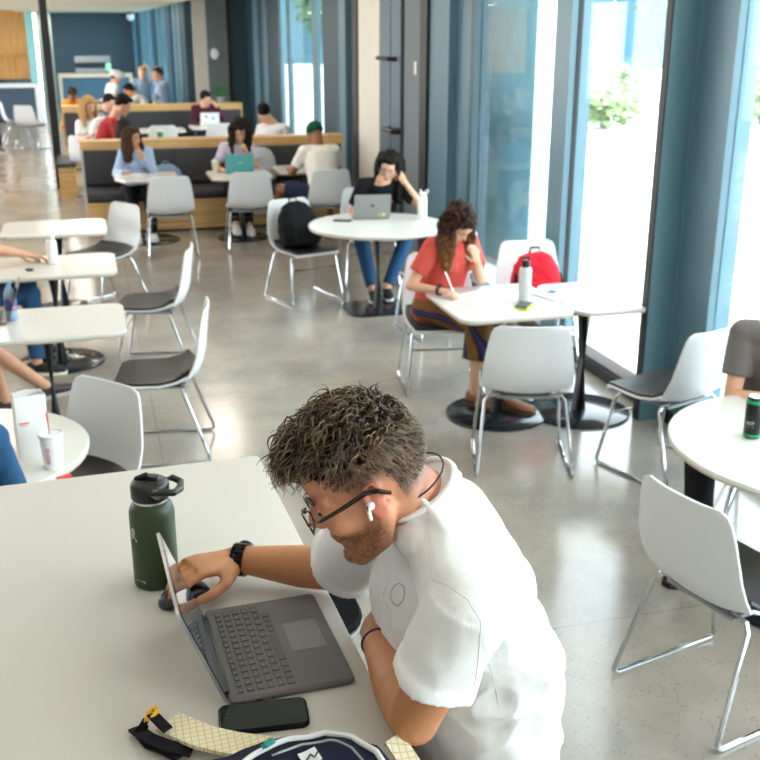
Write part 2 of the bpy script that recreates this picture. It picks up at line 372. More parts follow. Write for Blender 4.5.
# fixtures
m = MB(); m.prism(rrect(.075, .12, .008), 0, .012, bev=.002)
sw = tag(thing('light_switch', 'white switch plate on the grey wall panel right of the steel blue door', 'switch'), None, None)
sw.location = (XW-.012, 10.28, 1.86); sw.rotation_euler = (0, -pi/2, pi/2*0)
pl = m.obj('switch_plate', mat('white_fitting', 'eef0f0', .3), sw)
pl.rotation_euler = (0, 0, pi/2)
for k in (-1, 1):
    q = MB(); q.box((0, k*.018, .014), (.045, .022, .006)); r = q.obj('rocker', MATS['white_fitting'], sw); r.rotation_euler = (0, 0, pi/2)
m = MB(); m.lathe([(.001, 0), (.08, .0), (.085, .015), (.07, .04), (.001, .045)], (2.58, 21.5, 1.75), axis=(0, -1, 0), sy=1.25, n=24)
tag(m.obj('wall_sensor', MATS['white_fitting']), 'small white oval device on the distant grey wall', 'sensor')
cam = thing('security_camera', 'small white dome camera hanging at the far corner of the low ceiling', 'camera', (1.5, 32, 2.66))
MB().lathe([(.001, 0), (.1, 0), (.1, -.06), (.001, -.06)], n=20).obj('mount', mat('camera_mount', '22262a', .5), cam)
MB().ell((0, 0, -.13), (.11, .11, .12)).obj('dome', MATS['white_fitting'], cam)

# ------------------------------------------------------------------ outdoors
m = MB(); m.span((XW+.1, -20, -.12), (120, 120, -.02)); struct(m.obj('ground', mat('sunlit_paving', 'cfcdc6', .9, var=.05, vscale=.5)))
m = MB(); m.span((-60, -20, -.12), (-7.2, 60, -.02)); struct(m.obj('ground', MATS['sunlit_paving']))
# far teal-glazed building across the plaza
b = thing('campus_building', 'pale blue glazed building across the sunlit plaza behind the hedges', 'building', (30, 58, 0), R(-35))
MB().span((-40, 0, 0), (40, 6, 4.3)).obj('wall', mat('pale_blue_cladding', '37606f', .5, var=.1, vscale=.3), b)
for k in range(16):
    w = MB(); w.span((-39+k*4.9, -.08, .7), (-36+k*4.9, -.02, 3.7)).obj('window', mat('blue_glazing', '2b5266', .3), b)
MB().span((-40.5, -.6, 4.3), (40.5, 6.5, 4.6)).obj('roof', mat('white_roof_edge', 'd8dcdc', .6), b)
leaf = mat('pale_green_leaves', '869a6c', .7, var=.25, vscale=3); leafd = mat('green_leaves', '4f6b4c', .7, var=.25, vscale=3)
BARK = mat('grey_bark', '8a8074', .8)
def foliage(c, r, n, seed, size=.16):
    rr = random.Random(seed); m = MB()
    for i in range(n):
        d = V((rr.gauss(0, 1), rr.gauss(0, 1), rr.gauss(0, 1))).normalized(); k = rr.random()**.35
        p = V(c)+V((d.x*r[0], d.y*r[1], d.z*r[2]))*k*(1+.25*noise.noise(d*2.5))
        a = V((rr.gauss(0, 1), rr.gauss(0, 1), rr.gauss(0, 1))).normalized(); _, s, t = basis(a); w = size*(.6+rr.random()*.8)
        m.add([p-s*w, p+t*w*.6, p+s*w, p-t*w*.6], [(0, 1, 2, 3)], smooth=False)
    return m
hed = [(9.6, 22.0), (11.8, 22.6), (14.0, 22.2), (16.2, 22.8), (18.4, 22.2), (20.8, 22.6), (23, 21.5)]
HL = ['leftmost', 'second from left', 'third from left', 'middle', 'third from right', 'second from right', 'rightmost']
for i, (x, y) in enumerate(hed):
    s = thing('shrub', 'pale sunlit rounded shrub outside the windows, %s of the row' % HL[i], 'shrub', (x, y, 0), group='shrubs across the plaza')
    foliage((0, 0, .75), (.95, .8, .75), 900, i, .11).obj('foliage', leaf if i % 2 else mat('silver_leaves', 'b9c0a4', .7), s)
    t = MB(); t.tube([(0, 0, 0), (.03, 0, .8)], [.05, .02]); t.obj('stem', BARK, s)
for i, (x, y, h, w) in enumerate(((12, 30, 4.4, 1.9), (21, 33, 4.8, 2.3), (27, 27, 5.0, 2.4), (10.5, 44, 4.6, 1.8))):
    s = thing('tree', ['pale leafy tree beyond the shrubs, left of the lamp pole', 'broad leafy tree near the glazed building, right of the lamp pole', 'green tree at the far right of the plaza', 'light green tree seen through the narrow far windows'][i], 'tree', (x, y, 0), group='plaza trees')
    foliage((0, 0, h-1.6), (w, w, 1.5), 1800, 40+i, .16).obj('crown', leafd if i % 2 else leaf, s)
    t = MB(); t.tube([(0, 0, 0), (.05, 0, 1.2), (.1, .1, h-1.5)], [.14, .1, .05])
    for a in range(4): t.tube([(.06, 0, 1.6), (.06+.6*cos(a*1.6), .6*sin(a*1.6), h-1.7)], [.05, .02], 6)
    t.obj('trunk', BARK, s)
lp = thing('lamp_pole', 'thin pale lamp pole rising beyond the middle window', 'lamp post', (15.6, 29.8, 0))
MB().tube([(0, 0, 0), (0, 0, 6)], [.09, .06]).obj('pole', mat('pale_metal', 'b9c2c6', .4, .5), lp)
MB().prism(rrect(.9, .25, .1), 6, 6.1, bev=.02).obj('lamp_head', MATS['pale_metal'], lp)
MB().lathe([(.001, 0), (.18, 0), (.16, .12), (.001, .12)], n=20).obj('base', MATS['pale_metal'], lp)
# low bench wall out in the plaza
m = MB(); m.prism(rrect(6, .45, .1), 0, .42, bev=.03); o = m.obj('plaza_seat_wall', mat('pale_concrete', 'c2c4c0', .8)); o.location = (13.6, 16.5, -.02); o.rotation_euler.z = R(-25)
tag(o, 'low pale concrete seat wall on the plaza outside the middle window', 'bench')
# ------------------------------------------------------------------ chairs
def shell_grid():
    # (y, z, half width, side lift) along the middle of the one-piece shell, front edge to top of back
    prof = [(.235, .425, .205, 0), (.225, .442, .215, 0), (.17, .450, .225, .002), (.08, .444, .232, .006), (-.02, .438, .236, .014),
            (-.11, .440, .238, .03), (-.175, .455, .238, .045), (-.215, .49, .236, .05), (-.238, .54, .234, .045), (-.252, .60, .230, .036),
            (-.260, .67, .221, .03), (-.268, .74, .210, .026), (-.276, .80, .196, .022), (-.279, .822, .184, .02), (-.281, .836, .150, .018)]
    n = 14; rows = []
    for i, (y, z, w, lf) in enumerate(prof):
        back = i >= 7
        row = []
        for j in range(n+1):
            t = -1+2*j/n; a = abs(t)**2.6
            if back: row.append(V((w*t, y+lf*a*1.0, z)))
            else: row.append(V((w*t, y+(lf*.3*a if i > 4 else 0), z+lf*a)))
        rows.append(row)
    return rows
def sheet(rows, th):
    """closed sheet of thickness th, offset to the underside/back"""
    m = MB(); R_, C_ = len(rows), len(rows[0]); top = []; bot = []
    for i in range(R_):
        for j in range(C_):
            du = rows[min(i+1, R_-1)][j]-rows[max(i-1, 0)][j]; dv = rows[i][min(j+1, C_-1)]-rows[i][max(j-1, 0)]
            nn = dv.cross(du).normalized(); top.append(rows[i][j]); bot.append(rows[i][j]-nn*th)
    o = R_*C_; fs = []
    for i in range(R_-1):
        for j in range(C_-1):
            a, b, c, d = i*C_+j, i*C_+j+1, (i+1)*C_+j+1, (i+1)*C_+j
            fs.append((a, b, c, d)); fs.append((o+d, o+c, o+b, o+a))
    for j in range(C_-1):
        fs.append((j+1, j, o+j, o+j+1)); k = (R_-1)*C_; fs.append((k+j, k+j+1, o+k+j+1, o+k+j))
    for i in range(R_-1):
        a, b = i*C_, (i+1)*C_; fs.append((a, b, o+b, o+a)); a += C_-1; b += C_-1; fs.append((b, a, o+a, o+b))
    m.add(top+bot, fs); return m
def make_chair(label, dz=0., name='cafeteria_chair', cat='chair', group='white shell chairs'):
    t = thing(name, label, cat, group=group)
    rows = [[p+V((0, 0, dz)) for p in r] for r in shell_grid()]
    # winding: make the offset go down/back
    o = sheet([r[::-1] for r in rows], .011).obj('shell', WHITE, t)
    b = o.modifiers.new('b', 'BEVEL'); b.width = .004; b.segments = 2; b.limit_method = 'ANGLE'; b.angle_limit = R(50)
    # reinforcing crease across the lower back
    pad = []
    for i, r in enumerate(rows[:8]):
        k = (.86, .93, .95, .95, .95, .94, .9, .84)[i]
        pad.append([V((p.x*k, p.y-(.012 if i == 0 else 0)+(.012 if i > 5 else 0), p.z+.014+(.004 if i > 5 else 0)*(1 if i < 7 else 2))) for p in r])
    sheet([r[::-1] for r in pad], .012).obj('seat_pad', SEATP, t)
    for s in (-1, 1):
        top = .425+dz
        pts = [(s*.13, .14, top-.005), (s*.19, .145, top-.006), (s*.212, .155, top-.03), (s*.243, .225, .05), (s*.246, .232, .022), (s*.247, .215, .009), (s*.248, 0, .008), (s*.250, -.250, .009), (s*.250, -.268, .022), (s*.247, -.262, .05), (s*.212, -.145, top-.03), (s*.19, -.135, top-.004), (s*.13, -.13, top-.004)]
        MB().tube(pts, .0095, 8).obj('sled_leg', CHROME, t)
        for y in (-.2, .19):
            pass
    MB().tube([(-.222, .175, .30+dz*.6), (.222, .175, .30+dz*.6)], .0065, 8).obj('crossbar', CHROME, t)
    MB().box((0, 0, top-.012), (.30, .30, .014)).obj('seat_bracket', mat('grey_bracket', '8b9094', .4), t)
    return t
FIRST = [None]
def chair(x, y, deg, label, group='white shell chairs'):
    if FIRST[0] is None:
        FIRST[0] = make_chair(label); c = FIRST[0]; c.location = (x, y, 0); c.rotation_euler = (0, 0, R(deg-90)); c['group'] = group; return c
    return dup(FIRST[0], (x, y, 0), R(deg-90), label, group)
G1 = 'white shell chairs with charcoal seats'
chair(2.01, 2.70, 13.5, 'white shell chair on chrome sled legs in the near right corner, back to the camera', G1)
chair(2.83, 4.53, 108, 'white chair with dark seat pulled askew beside the teal pillar, right of the double table', G1)
chair(2.14, 4.83, 72.5, 'white chair seen squarely from behind at the front of the joined tables', G1)
chair(2.12, 6.12, -100, 'white chair under the woman in the red shirt', G1)
chair(2.50, 7.36, 98, 'white chair mostly hidden behind the woman in red, facing the round table', G1)
chair(1.72, 8.62, -72, 'white chair with a black backpack on its charcoal seat', G1)
chair(2.42, 9.08, -95, 'white chair under the woman with glasses at the round table', G1)
chair(2.88, 6.33, -95, 'white chair behind the joined tables holding a red backpack', G1)
chair(.76, 10.85, 90, 'white chair seen from behind opposite the woman in the light blue sweater', G1)
chair(1.60, 10.98, 88, 'white chair seen from behind opposite the teal laptop', G1)
chair(2.44, 10.95, 90, 'white chair under the man in the green beanie', G1)
chair(.04, 8.85, 214, 'white chair with dark seat at the farthest of the three left tables', G1)
chair(.34, 7.08, 168, 'white chair with charcoal seat at the middle of the three left tables', G1)
chair(.27, 5.50, 171, 'white chair with charcoal seat beside the nearest of the three left tables', G1)
chair(-.21, 4.08, 222, 'white chair with black seat tucked at the round table by the paper cup', G1)
chair(3.12, 3.86, 228, 'white chair under the man in the grey T-shirt', G1)
chair(-1.0, 7.3, 0, 'white chair under the person reaching for the white bottle at the left edge', G1)
chair(-1.10, 6.2, 5, 'white chair under the bare-legged person at the left edge', G1)
chair(-.56, 3.22, 92, 'white chair under the person in denim at the lower left', G1)

# ------------------------------------------------------------------ tables
TZ = .70
def table(label, x, y, outline, bases, rz=0, group='white tables on black pedestals', disc=.29, basepts=None, h=TZ):
    t = thing('cafe_table', label, 'table', (x, y, 0), rz, group)
    m = MB(); m.prism(outline, h-.022, h, bev=.004); m.obj('tabletop', TOP, t)
    m = MB(); c = V((sum(p[0] for p in outline)/len(outline), sum(p[1] for p in outline)/len(outline)))
    m.prism([(c.x+(p[0]-c.x)*.992, c.y+(p[1]-c.y)*.992) for p in outline], h-.030, h-.0225); m.obj('edge_band', EDGE, t)
    for bx, by in bases:
        m = MB(); m.tube([(bx, by, .018), (bx, by, h-.035)], .045, 24); m.obj('pole', BLACKM, t)
        m = MB()
        if basepts: m.prism([(bx+p[0], by+p[1]) for p in basepts], 0, .016, bev=.004)
        else: m.lathe([(.001, 0), (disc-.004, 0), (disc, .004), (disc, .01), (disc-.006, .015), (.06, .018), (.001, .018)], (bx, by, 0), 48)
        m.obj('base', DISC, t)
        m = MB(); m.box((bx, by, h-.04), (.26, .26, .012)); m.obj('mounting_plate', BLACKM, t)
    return t
GL = 'rectangular white tables along the left'
table('rectangular white table at left, farthest of the three in the row', -.32, 8.79, rrect(.82, .68, .09), [(0.02, 0)], group=GL)
table('rectangular white table at left, middle of the three, with white bottle', -.33, 7.31, rrect(.90, .68, .09), [(.02, 0)], group=GL, disc=.30)
table('rectangular white table at left, nearest of the three, with laptop', -.34, 5.81, rrect(.92, .66, .08), [(.03, 0)], group=GL, disc=.30)
table('round white table under the black-haired woman and her grey laptop', 2.26, 8.22, circ(.57), [(-.02, -.1)], basepts=rrect(.56, .5, .14))
# near pair pushed together
table('white table with papers and bottle, left of the joined pair', 2.28, 5.58, rrect(.70, .76, .08), [(.0, -.06)], disc=.31)
table('bare white table touching the window side of the joined pair', 2.97, 5.54, rrect(.66, .70, .10), [(-.19, -.12)], disc=.31, basepts=None)
table('round white table at right holding the green and black can', 2.68, 3.16, circ(.58), [(.03, .0)], disc=.36)
table('round white table at lower left with paper bag and cup', -.57, 3.97, circ(.475), [(0, 0)])
table('small white table in front of the woman in the light blue sweater', .59, 11.72, [(-.34, .36), (-.34, -.1), (-.24, -.36), (.24, -.36), (.34, -.28), (.34, .36)][::-1], [(.03, -.1)])
table('small white table holding the teal laptop', 1.60, 11.62, rrect(.68, .74, .12), [(0, -.1)])
table('small white table left of the man in the green beanie', 2.36, 11.9, rrect(.62, .66, .1), [(0, 0)])
table('round white table behind the front bench', 1.35, 15.3, circ(.62), [(0, 0)])
table('white table with rounded corners before the second bench', 1.05, 17.2, rrect(.95, .7, .15), [(0, 0)])
table('small white table of the person in maroon', 1.95, 17.6, rrect(.6, .7, .1), [(0, 0)])
table('white table of the group near the far windows', .9, 22.4, rrect(1.5, .8, .1), [(-.3, 0), (.4, 0)])
chair(1.12, 16.6, 90, 'white chair facing the second bench beside the green cup', G1)
chair(2.05, 16.75, 80, 'white chair back in front of the person in maroon', G1)
chair(.05, 15.3, 60, 'white chair under the blond woman', G1)
chair(.38, 14.6, 0, 'white chair under the person in the red sweater', G1)
chair(.72, 14.35, 20, 'white chair under the dark-haired person in front of the red sweater', G1)

# ------------------------------------------------------------------ benches
def bench(label, x0, x1, u, seatd, wood_end):
    """u = the line of the back; the seat faces the camera"""
    t = thing('banquette_bench', label, 'bench', ((x0+x1)/2, u, 0)); L = x1-x0; h = L/2
    MB().span((-h, -seatd, .03), (h, .1, .36)).obj('plinth', OAK, t)
    MB().span((-h+.02, -seatd+.04, 0), (h-.02, .08, .03)).obj('toe_kick', NEARBLACK, t)
    n = max(2, round(L/1.05))
    for k in range(n):
        a, b = -h+L*k/n+.006, -h+L*(k+1)/n-.006
        m = MB(); m.loft([((a, -seatd/2+.04, .415), (0, -(seatd/2+.02), 0), (0, 0, .062)), ((b, -seatd/2+.04, .415), (0, -(seatd/2+.02), 0), (0, 0, .062))], 28, pw=7); m.obj('seat_cushion', UPH, t)
        m = MB(); m.loft([((a, -.03, .70), (0, -.055, 0), (0, 0, .20)), ((b, -.03, .70), (0, -.055, 0), (0, 0, .20))], 28, pw=8); m.obj('back_cushion', UPH, t)
    MB().span((-h-.03, .0, .36), (h+.03, .14, .90)).obj('back_panel', DKB, t)
    MB().span((-h-.03, -.05, .90), (h+.03, .22, 1.0)).obj('top_rail', OAK, t)
    for s in (-1, 1):
        MB().span((s*h-.03 if s < 0 else s*h, -.04, .0), (s*h if s < 0 else s*h+.03, .2, .90)).obj('end_panel', mat('pale_laminate', 'c8ced0', .4) if not wood_end else OAK, t)
    return t
bench('long charcoal banquette with oak top rail behind the front row of small tables', -.06, 3.0, 12.62, .52, False)
bench('second charcoal banquette with oak top rail, farther back', -.34, 2.62, 18.5, .5, True)
e = MB(); e.span((-.42, 15.0, 0), (-.2, 16.1, .42)); e.span((-.44, 14.98, .42), (-.18, 16.12, .47), 1)
tag(e.obj('bench_end', [OAK, UPH]), 'short oak bench block with dark cushion behind the left end of the front banquette', 'bench')

# ------------------------------------------------------------------ tall near table and stools
BZ = 1.13
t = thing('bar_table', 'large white bar-height table filling the lower left foreground', 'table', (-.58, 1.67, 0))
t.rotation_euler.z = R(1.8)
pts = rrect(1.98, 1.84, .012, 4)
m = MB(); m.prism(pts, BZ-.03, BZ, bev=.0025); m.obj('tabletop', mat('white_solid_top', 'c9c5be', .15, var=.015), t)
MB().prism([(p[0]*.997, p[1]*.997) for p in pts], BZ-.034, BZ-.0305).obj('edge_band', EDGE, t)
for x in (-.6, .1):
    MB().tube([(x, 0, .018), (x, 0, BZ-.04)], .05, 20).obj('pole', BLACKM, t)
    MB().lathe([(.001, 0), (.30, 0), (.30, .012), (.05, .018), (.001, .018)], (x, 0, 0), 40).obj('base', DISC, t)
def stool(x, y, deg, label):
    t = thing('bar_stool', label, 'stool', (x, y, 0), R(deg-90), 'black bar stools at the tall table')
    m = MB(); m.prism(rrect(.40, .38, .11), .775, .80, bev=.008); m.obj('seat_pad', mat('black_seat_pad', '0b0b0d', .8, spec=.08), t)
    MB().prism(rrect(.404, .384, .112), .760, .774, bev=.004).obj('seat_shell', mat('grey_rim', '77797c', .5), t)
    for s in (-1, 1):
        MB().tube([(s*.12, .12, .752), (s*.17, .125, .748), (s*.185, .135, .72), (s*.235, .215, .04), (s*.237, .21, .009), (s*.238, 0, .008), (s*.237, -.215, .009), (s*.235, -.22, .04), (s*.185, -.135, .72), (s*.17, -.125, .748), (s*.12, -.12, .752)], .010, 8).obj('sled_leg', CHROME, t)
    MB().tube([(-.217, .185, .26), (.217, .185, .26)], .009, 8).obj('footrest', CHROME, t)
    return t
stool(.40, 2.40, 180, 'empty black-seated bar stool beyond the man in white at the tall table')
stool(.66, 1.50, 180, 'bar stool under the man in the white T-shirt')

# ------------------------------------------------------------------ far end furniture
c = thing('service_counter', 'dark blue counter with pale frame below the timber wall at far left', 'counter', (-2.4, 28.4, 0))
MB().span((-1.3, -.3, .05), (1.25, .3, .82)).obj('body', DKB, c)
MB().span((-1.34, -.34, .82), (1.3, .34, .90)).obj('worktop', mat('pale_counter', 'd5dade', .3), c)
MB().span((1.25, -.34, 0), (1.4, .34, .82)).obj('end_panel', MATS['pale_counter'], c)
c = thing('coffee_station', 'dark cabinet framed in cream that carries the coffee machine', 'cabinet', (.25, 32.6, 0))
MB().span((-.8, -.3, 0), (1.1, .3, .86)).obj('body', mat('blue_cabinet', '46708c', .4), c)
MB().span((-.9, -.34, .86), (1.2, .34, .96)).obj('worktop', mat('cream_trim', 'd9d0bd', .5), c)
for s in (-.9, 1.1): MB().span((s, -.34, 0), (s+.1, .34, .86)).obj('side_panel', MATS['cream_trim'], c)
c = thing('coffee_machine', 'silver coffee machine on the distant counter', 'coffee machine', (.35, 32.5, .96))
MB().span((-.5, -.2, 0), (.5, .2, .16)).obj('drip_tray', mat('brushed_metal', 'b9c4cc', .25, .8), c)
MB().span((-.5, .0, .16), (.5, .2, .32)).obj('body', DKB, c)
MB().span((-.5, -.2, .32), (.5, .2, .5)).obj('hood', MATS['brushed_metal'], c)
MB().span((.36, -.22, .1), (.5, -.2, .3)).obj('display', mat('green_display', '8fe0b0', .4, emit=.6), c)
for k, (x, y, lb) in enumerate(((-1.35, 22.6, 'tall white stool chair at far left beside the black post'), (-1.0, 21.6, 'white seat just left of the black post'), (-1.9, 20.5, 'white chair at the left edge in front of the seated person'))):
    s = dup(FIRST[0], (x, y, 0), R((10, 60, 200)[k]-90), lb, 'white chairs in the far lounge')
chair(.2, 23.0, 0, 'white chair at the far group table, left side', 'white chairs in the far lounge')
chair(1.75, 23.0, 180, 'white chair at the far group table, window side', 'white chairs in the far lounge')
chair(.9, 21.5, 90, 'white chair at the far group table, nearest to the camera', 'white chairs in the far lounge')
# ------------------------------------------------------------------ people
def head_axes(face_deg, pitch_deg, roll_deg=0):
    """facing direction in the room, downward pitch, sideways tilt"""
    a, p, r = R(face_deg), R(pitch_deg), R(roll_deg)
    F = V((cos(a)*cos(p), sin(a)*cos(p), -sin(p))); L = V((-sin(a), cos(a), 0)); U = F.cross(L)
    q = Matrix.Rotation(r, 3, F); return F, q @ L, q @ U
class HeadFrame:
    def __init__(s, C, F, L, U, k=1.): s.C, s.F, s.L, s.U, s.k = V(C), F, L, U, k; s.ax = (F, L, U)
    def p(s, f, l, u): return s.C+(s.F*f+s.L*l+s.U*u)*s.k
    def loc(s, q): d = (V(q)-s.C)/s.k; return d.dot(s.F), d.dot(s.L), d.dot(s.U)
def add_head(m, H, nb, fine=False, female=False):
    k = H.k; E_ = lambda c, r, n=18: m.ell(H.p(*c), tuple(q*k for q in r), H.ax, n)
    E_((-.008, 0, .045), (.098, .077, .088), 26); E_((.038, 0, -.01), (.058, .062, .08), 22)
    w = .9 if female else 1.
    for s in (-1, 1):
        m.cap(H.p(-.005, s*.058*w, -.03), H.p(.02, s*.05*w, -.075), .022*k, .019*k)
        m.cap(H.p(.02, s*.05*w, -.075), H.p(.07, s*.017, -.10), .019*k, .019*k)
        E_((.062, s*.038, -.02), (.03, .026, .03)); E_((.078, s*.033, .004), (.014, .015, .012))
        m.cap(H.p(.088, s*.012, .022), H.p(.072, s*.05, .022), .011*k, .009*k, 8)
        E_((-.006, s*.080, -.004), (.017, .006, .030)); m.cap(H.p(-.014, s*.082, .018), H.p(.0, s*.080, -.028), .007*k, .006*k, 8)
        E_((.100, s*.011, -.026), (.011, .009, .008), 10)
        if fine:
            pts = [(.004+.017*cos(t)-.012, s*(.0855+.004*sin(t)), .002+.031*sin(t)) for t in [R(a) for a in range(-70, 200, 30)]]
            for a, b in zip(pts, pts[1:]): m.cap(H.p(*a), H.p(*b), .0042*k, .0042*k, 8)
    m.cap(H.p(.04, 0, -.06), H.p(.058, 0, -.075), .045*k, .035*k)
    E_((.082, 0, -.098), (.020, .022, .018)); m.cap(H.p(.091, 0, .018), H.p(.112, 0, -.018), .009*k, .0125*k, 10)
    E_((.088, 0, -.050), (.016, .026, .007), 12); E_((.086, 0, -.062), (.015, .022, .008), 12)
    E_((.075, 0, .05), (.025, .045, .035))
    m.cap(H.p(-.035, 0, -.03), nb, .052*k*(.9 if female else 1.05), .060*k*(.9 if female else 1.1), 18)
def add_hand(m, W, d, n, side, curl=35, k=1., thumb=1., segs=3, spread=.02, fr=1.):
    """W wrist, d pointing direction, n palm-side normal, side +1 puts the thumb on d x n"""
    W, d = V(W), V(d).normalized(); n = (V(n)-d*V(n).dot(d)).normalized(); s = d.cross(n)*side
    P = lambda a, b, c: W+d*(a*k)+s*(b*k)+n*(c*k)
    m.loft([(P(-.01, 0, 0), s*(.026*k), n*(.019*k)), (P(.025, .002, 0), s*(.032*k), n*(.018*k)), (P(.065, 0, -.002), s*(.040*k), n*(.015*k)), (P(.092, 0, -.002), s*(.038*k), n*(.011*k))], 16)
    for j, (b, L, r) in enumerate(((.029, .074, .0095), (.010, .083, .0100), (-.010, .078, .0095), (-.028, .062, .0083))):
        p = P(.085-.004*abs(j-1), b, -.002); a = R(curl*.35); cur = p; st = (.44, .31, .25)
        sd = s*(b*spread/.02*.35)
        for q in range(3):
            dd = (d*cos(a)+n*sin(a)+sd*.3).normalized(); nx = cur+dd*(L*st[q]*k)
            m.cap(cur, nx, r*fr*k*(1-.08*q), r*fr*k*(.92-.08*q), 10); cur = nx; a += R(curl*(.75 if q == 0 else .55))
    a0 = P(.018, .026, .006); a1 = P(.048, .050*thumb, .018); a2 = P(.078, .058*thumb, .028); a3 = P(.102, .054*thumb, .034)
    m.cap(a0, a1, .016*k, .0125*k, 10); m.cap(a1, a2, .0115*k, .0105*k, 10); m.cap(a2, a3, .0105*k, .0085*k, 10)
def ik(S, W, a, b, pole):
    S, W = V(S), V(W); d = W-S; D = d.length
    if D > (a+b)*.995: W = S+d*((a+b)*.995/D); d = W-S; D = d.length
    x = (a*a-b*b+D*D)/(2*D); h = math.sqrt(max(1e-6, a*a-x*x)); u = d/D
    pl = V(pole)-u*V(pole).dot(u); pl = pl.normalized() if pl.length > 1e-4 else V((0, 0, -1))
    return S+u*x+pl*h, W
def hair_prims(m, H, style):
    k = H.k; E_ = lambda c, r, n=16: m.ell(H.p(*c), tuple(q*k for q in r), H.ax, n); C_ = lambda a, b, r0, r1: m.cap(H.p(*a), H.p(*b), r0*k, r1*k, 10)
    E_((-.022, 0, .058), (.102, .087, .088)); E_((-.06, 0, .01), (.052, .072, .065))
    if style in ('short', 'curly'):
        for s in (-1, 1): E_((-.03, s*.06, .02), (.04, .024, .045))
        E_((.055, 0, .105), (.04, .06, .028))
    if style == 'curly':
        rr = random.Random(3)
        for i in range(60):
            a, b = rr.uniform(0, 2*pi), rr.uniform(-.2, 1.4); E_((-.03+.1*cos(b)*cos(a), .088*cos(b)*sin(a), .06+.09*sin(b)), (.02, .02, .02), 8)
    if style in ('long', 'wavy', 'big'):                        # locks hang straight down from the head
        E_((.012, 0, .088), (.082, .080, .056))
        D = lambda f, l, u, dz, o=0, ff=0: H.p(f, l, u)+V((0, 0, -dz*k))+H.L*(o*k)+V((H.F.x, H.F.y, 0))*(ff*k)
        for s in (-1, 1):
            for f, r_, n_ in ((.035, .026, .24), (.0, .036, .28), (-.045, .042, .29)):
                p0, p1, p2, p3 = D(f, s*.070, .07, 0), D(f, s*.088, .01, .0), D(f, s*.092, .0, .13, s*.012), D(f, s*.085, .0, n_, s*.008, .02)
                m.cap(p0, p1, r_*k, r_*k, 10); m.cap(p1, p2, r_*k, r_*1.0*k, 10); m.cap(p2, p3, r_*k, r_*.5*k, 10)
            m.cap(D(-.06, s*.045, .05, 0), D(-.085, s*.05, 0, .10), .05*k, .045*k, 10); m.cap(D(-.085, s*.05, 0, .10), D(-.08, s*.06, 0, .27), .045*k, .03*k, 10)
    if style == 'wavy':
        for s in (-1, 1):
            m.cap(D(.045, s*.088, .02, 0), D(.055, s*.09, 0, .12, s*.02, .02), .022*k, .022*k, 10); m.cap(D(.055, s*.09, 0, .12, s*.02, .02), D(.03, s*.085, 0, .24, 0, .0), .022*k, .010*k, 10)
    if style == 'big':
        rr = random.Random(5)
        for i in range(46):
            s = rr.choice((-1, 1)); E_((rr.uniform(-.1, .04), s*rr.uniform(.085, .125), rr.uniform(-.22, .07)), (.03, .028, .03), 8)
        E_((-.03, 0, .085), (.1, .098, .085))
    if style == 'bun': E_((-.05, 0, .155), (.038, .038, .034)); [E_((-.03, s*.06, .02), (.04, .022, .045)) for s in (-1, 1)]
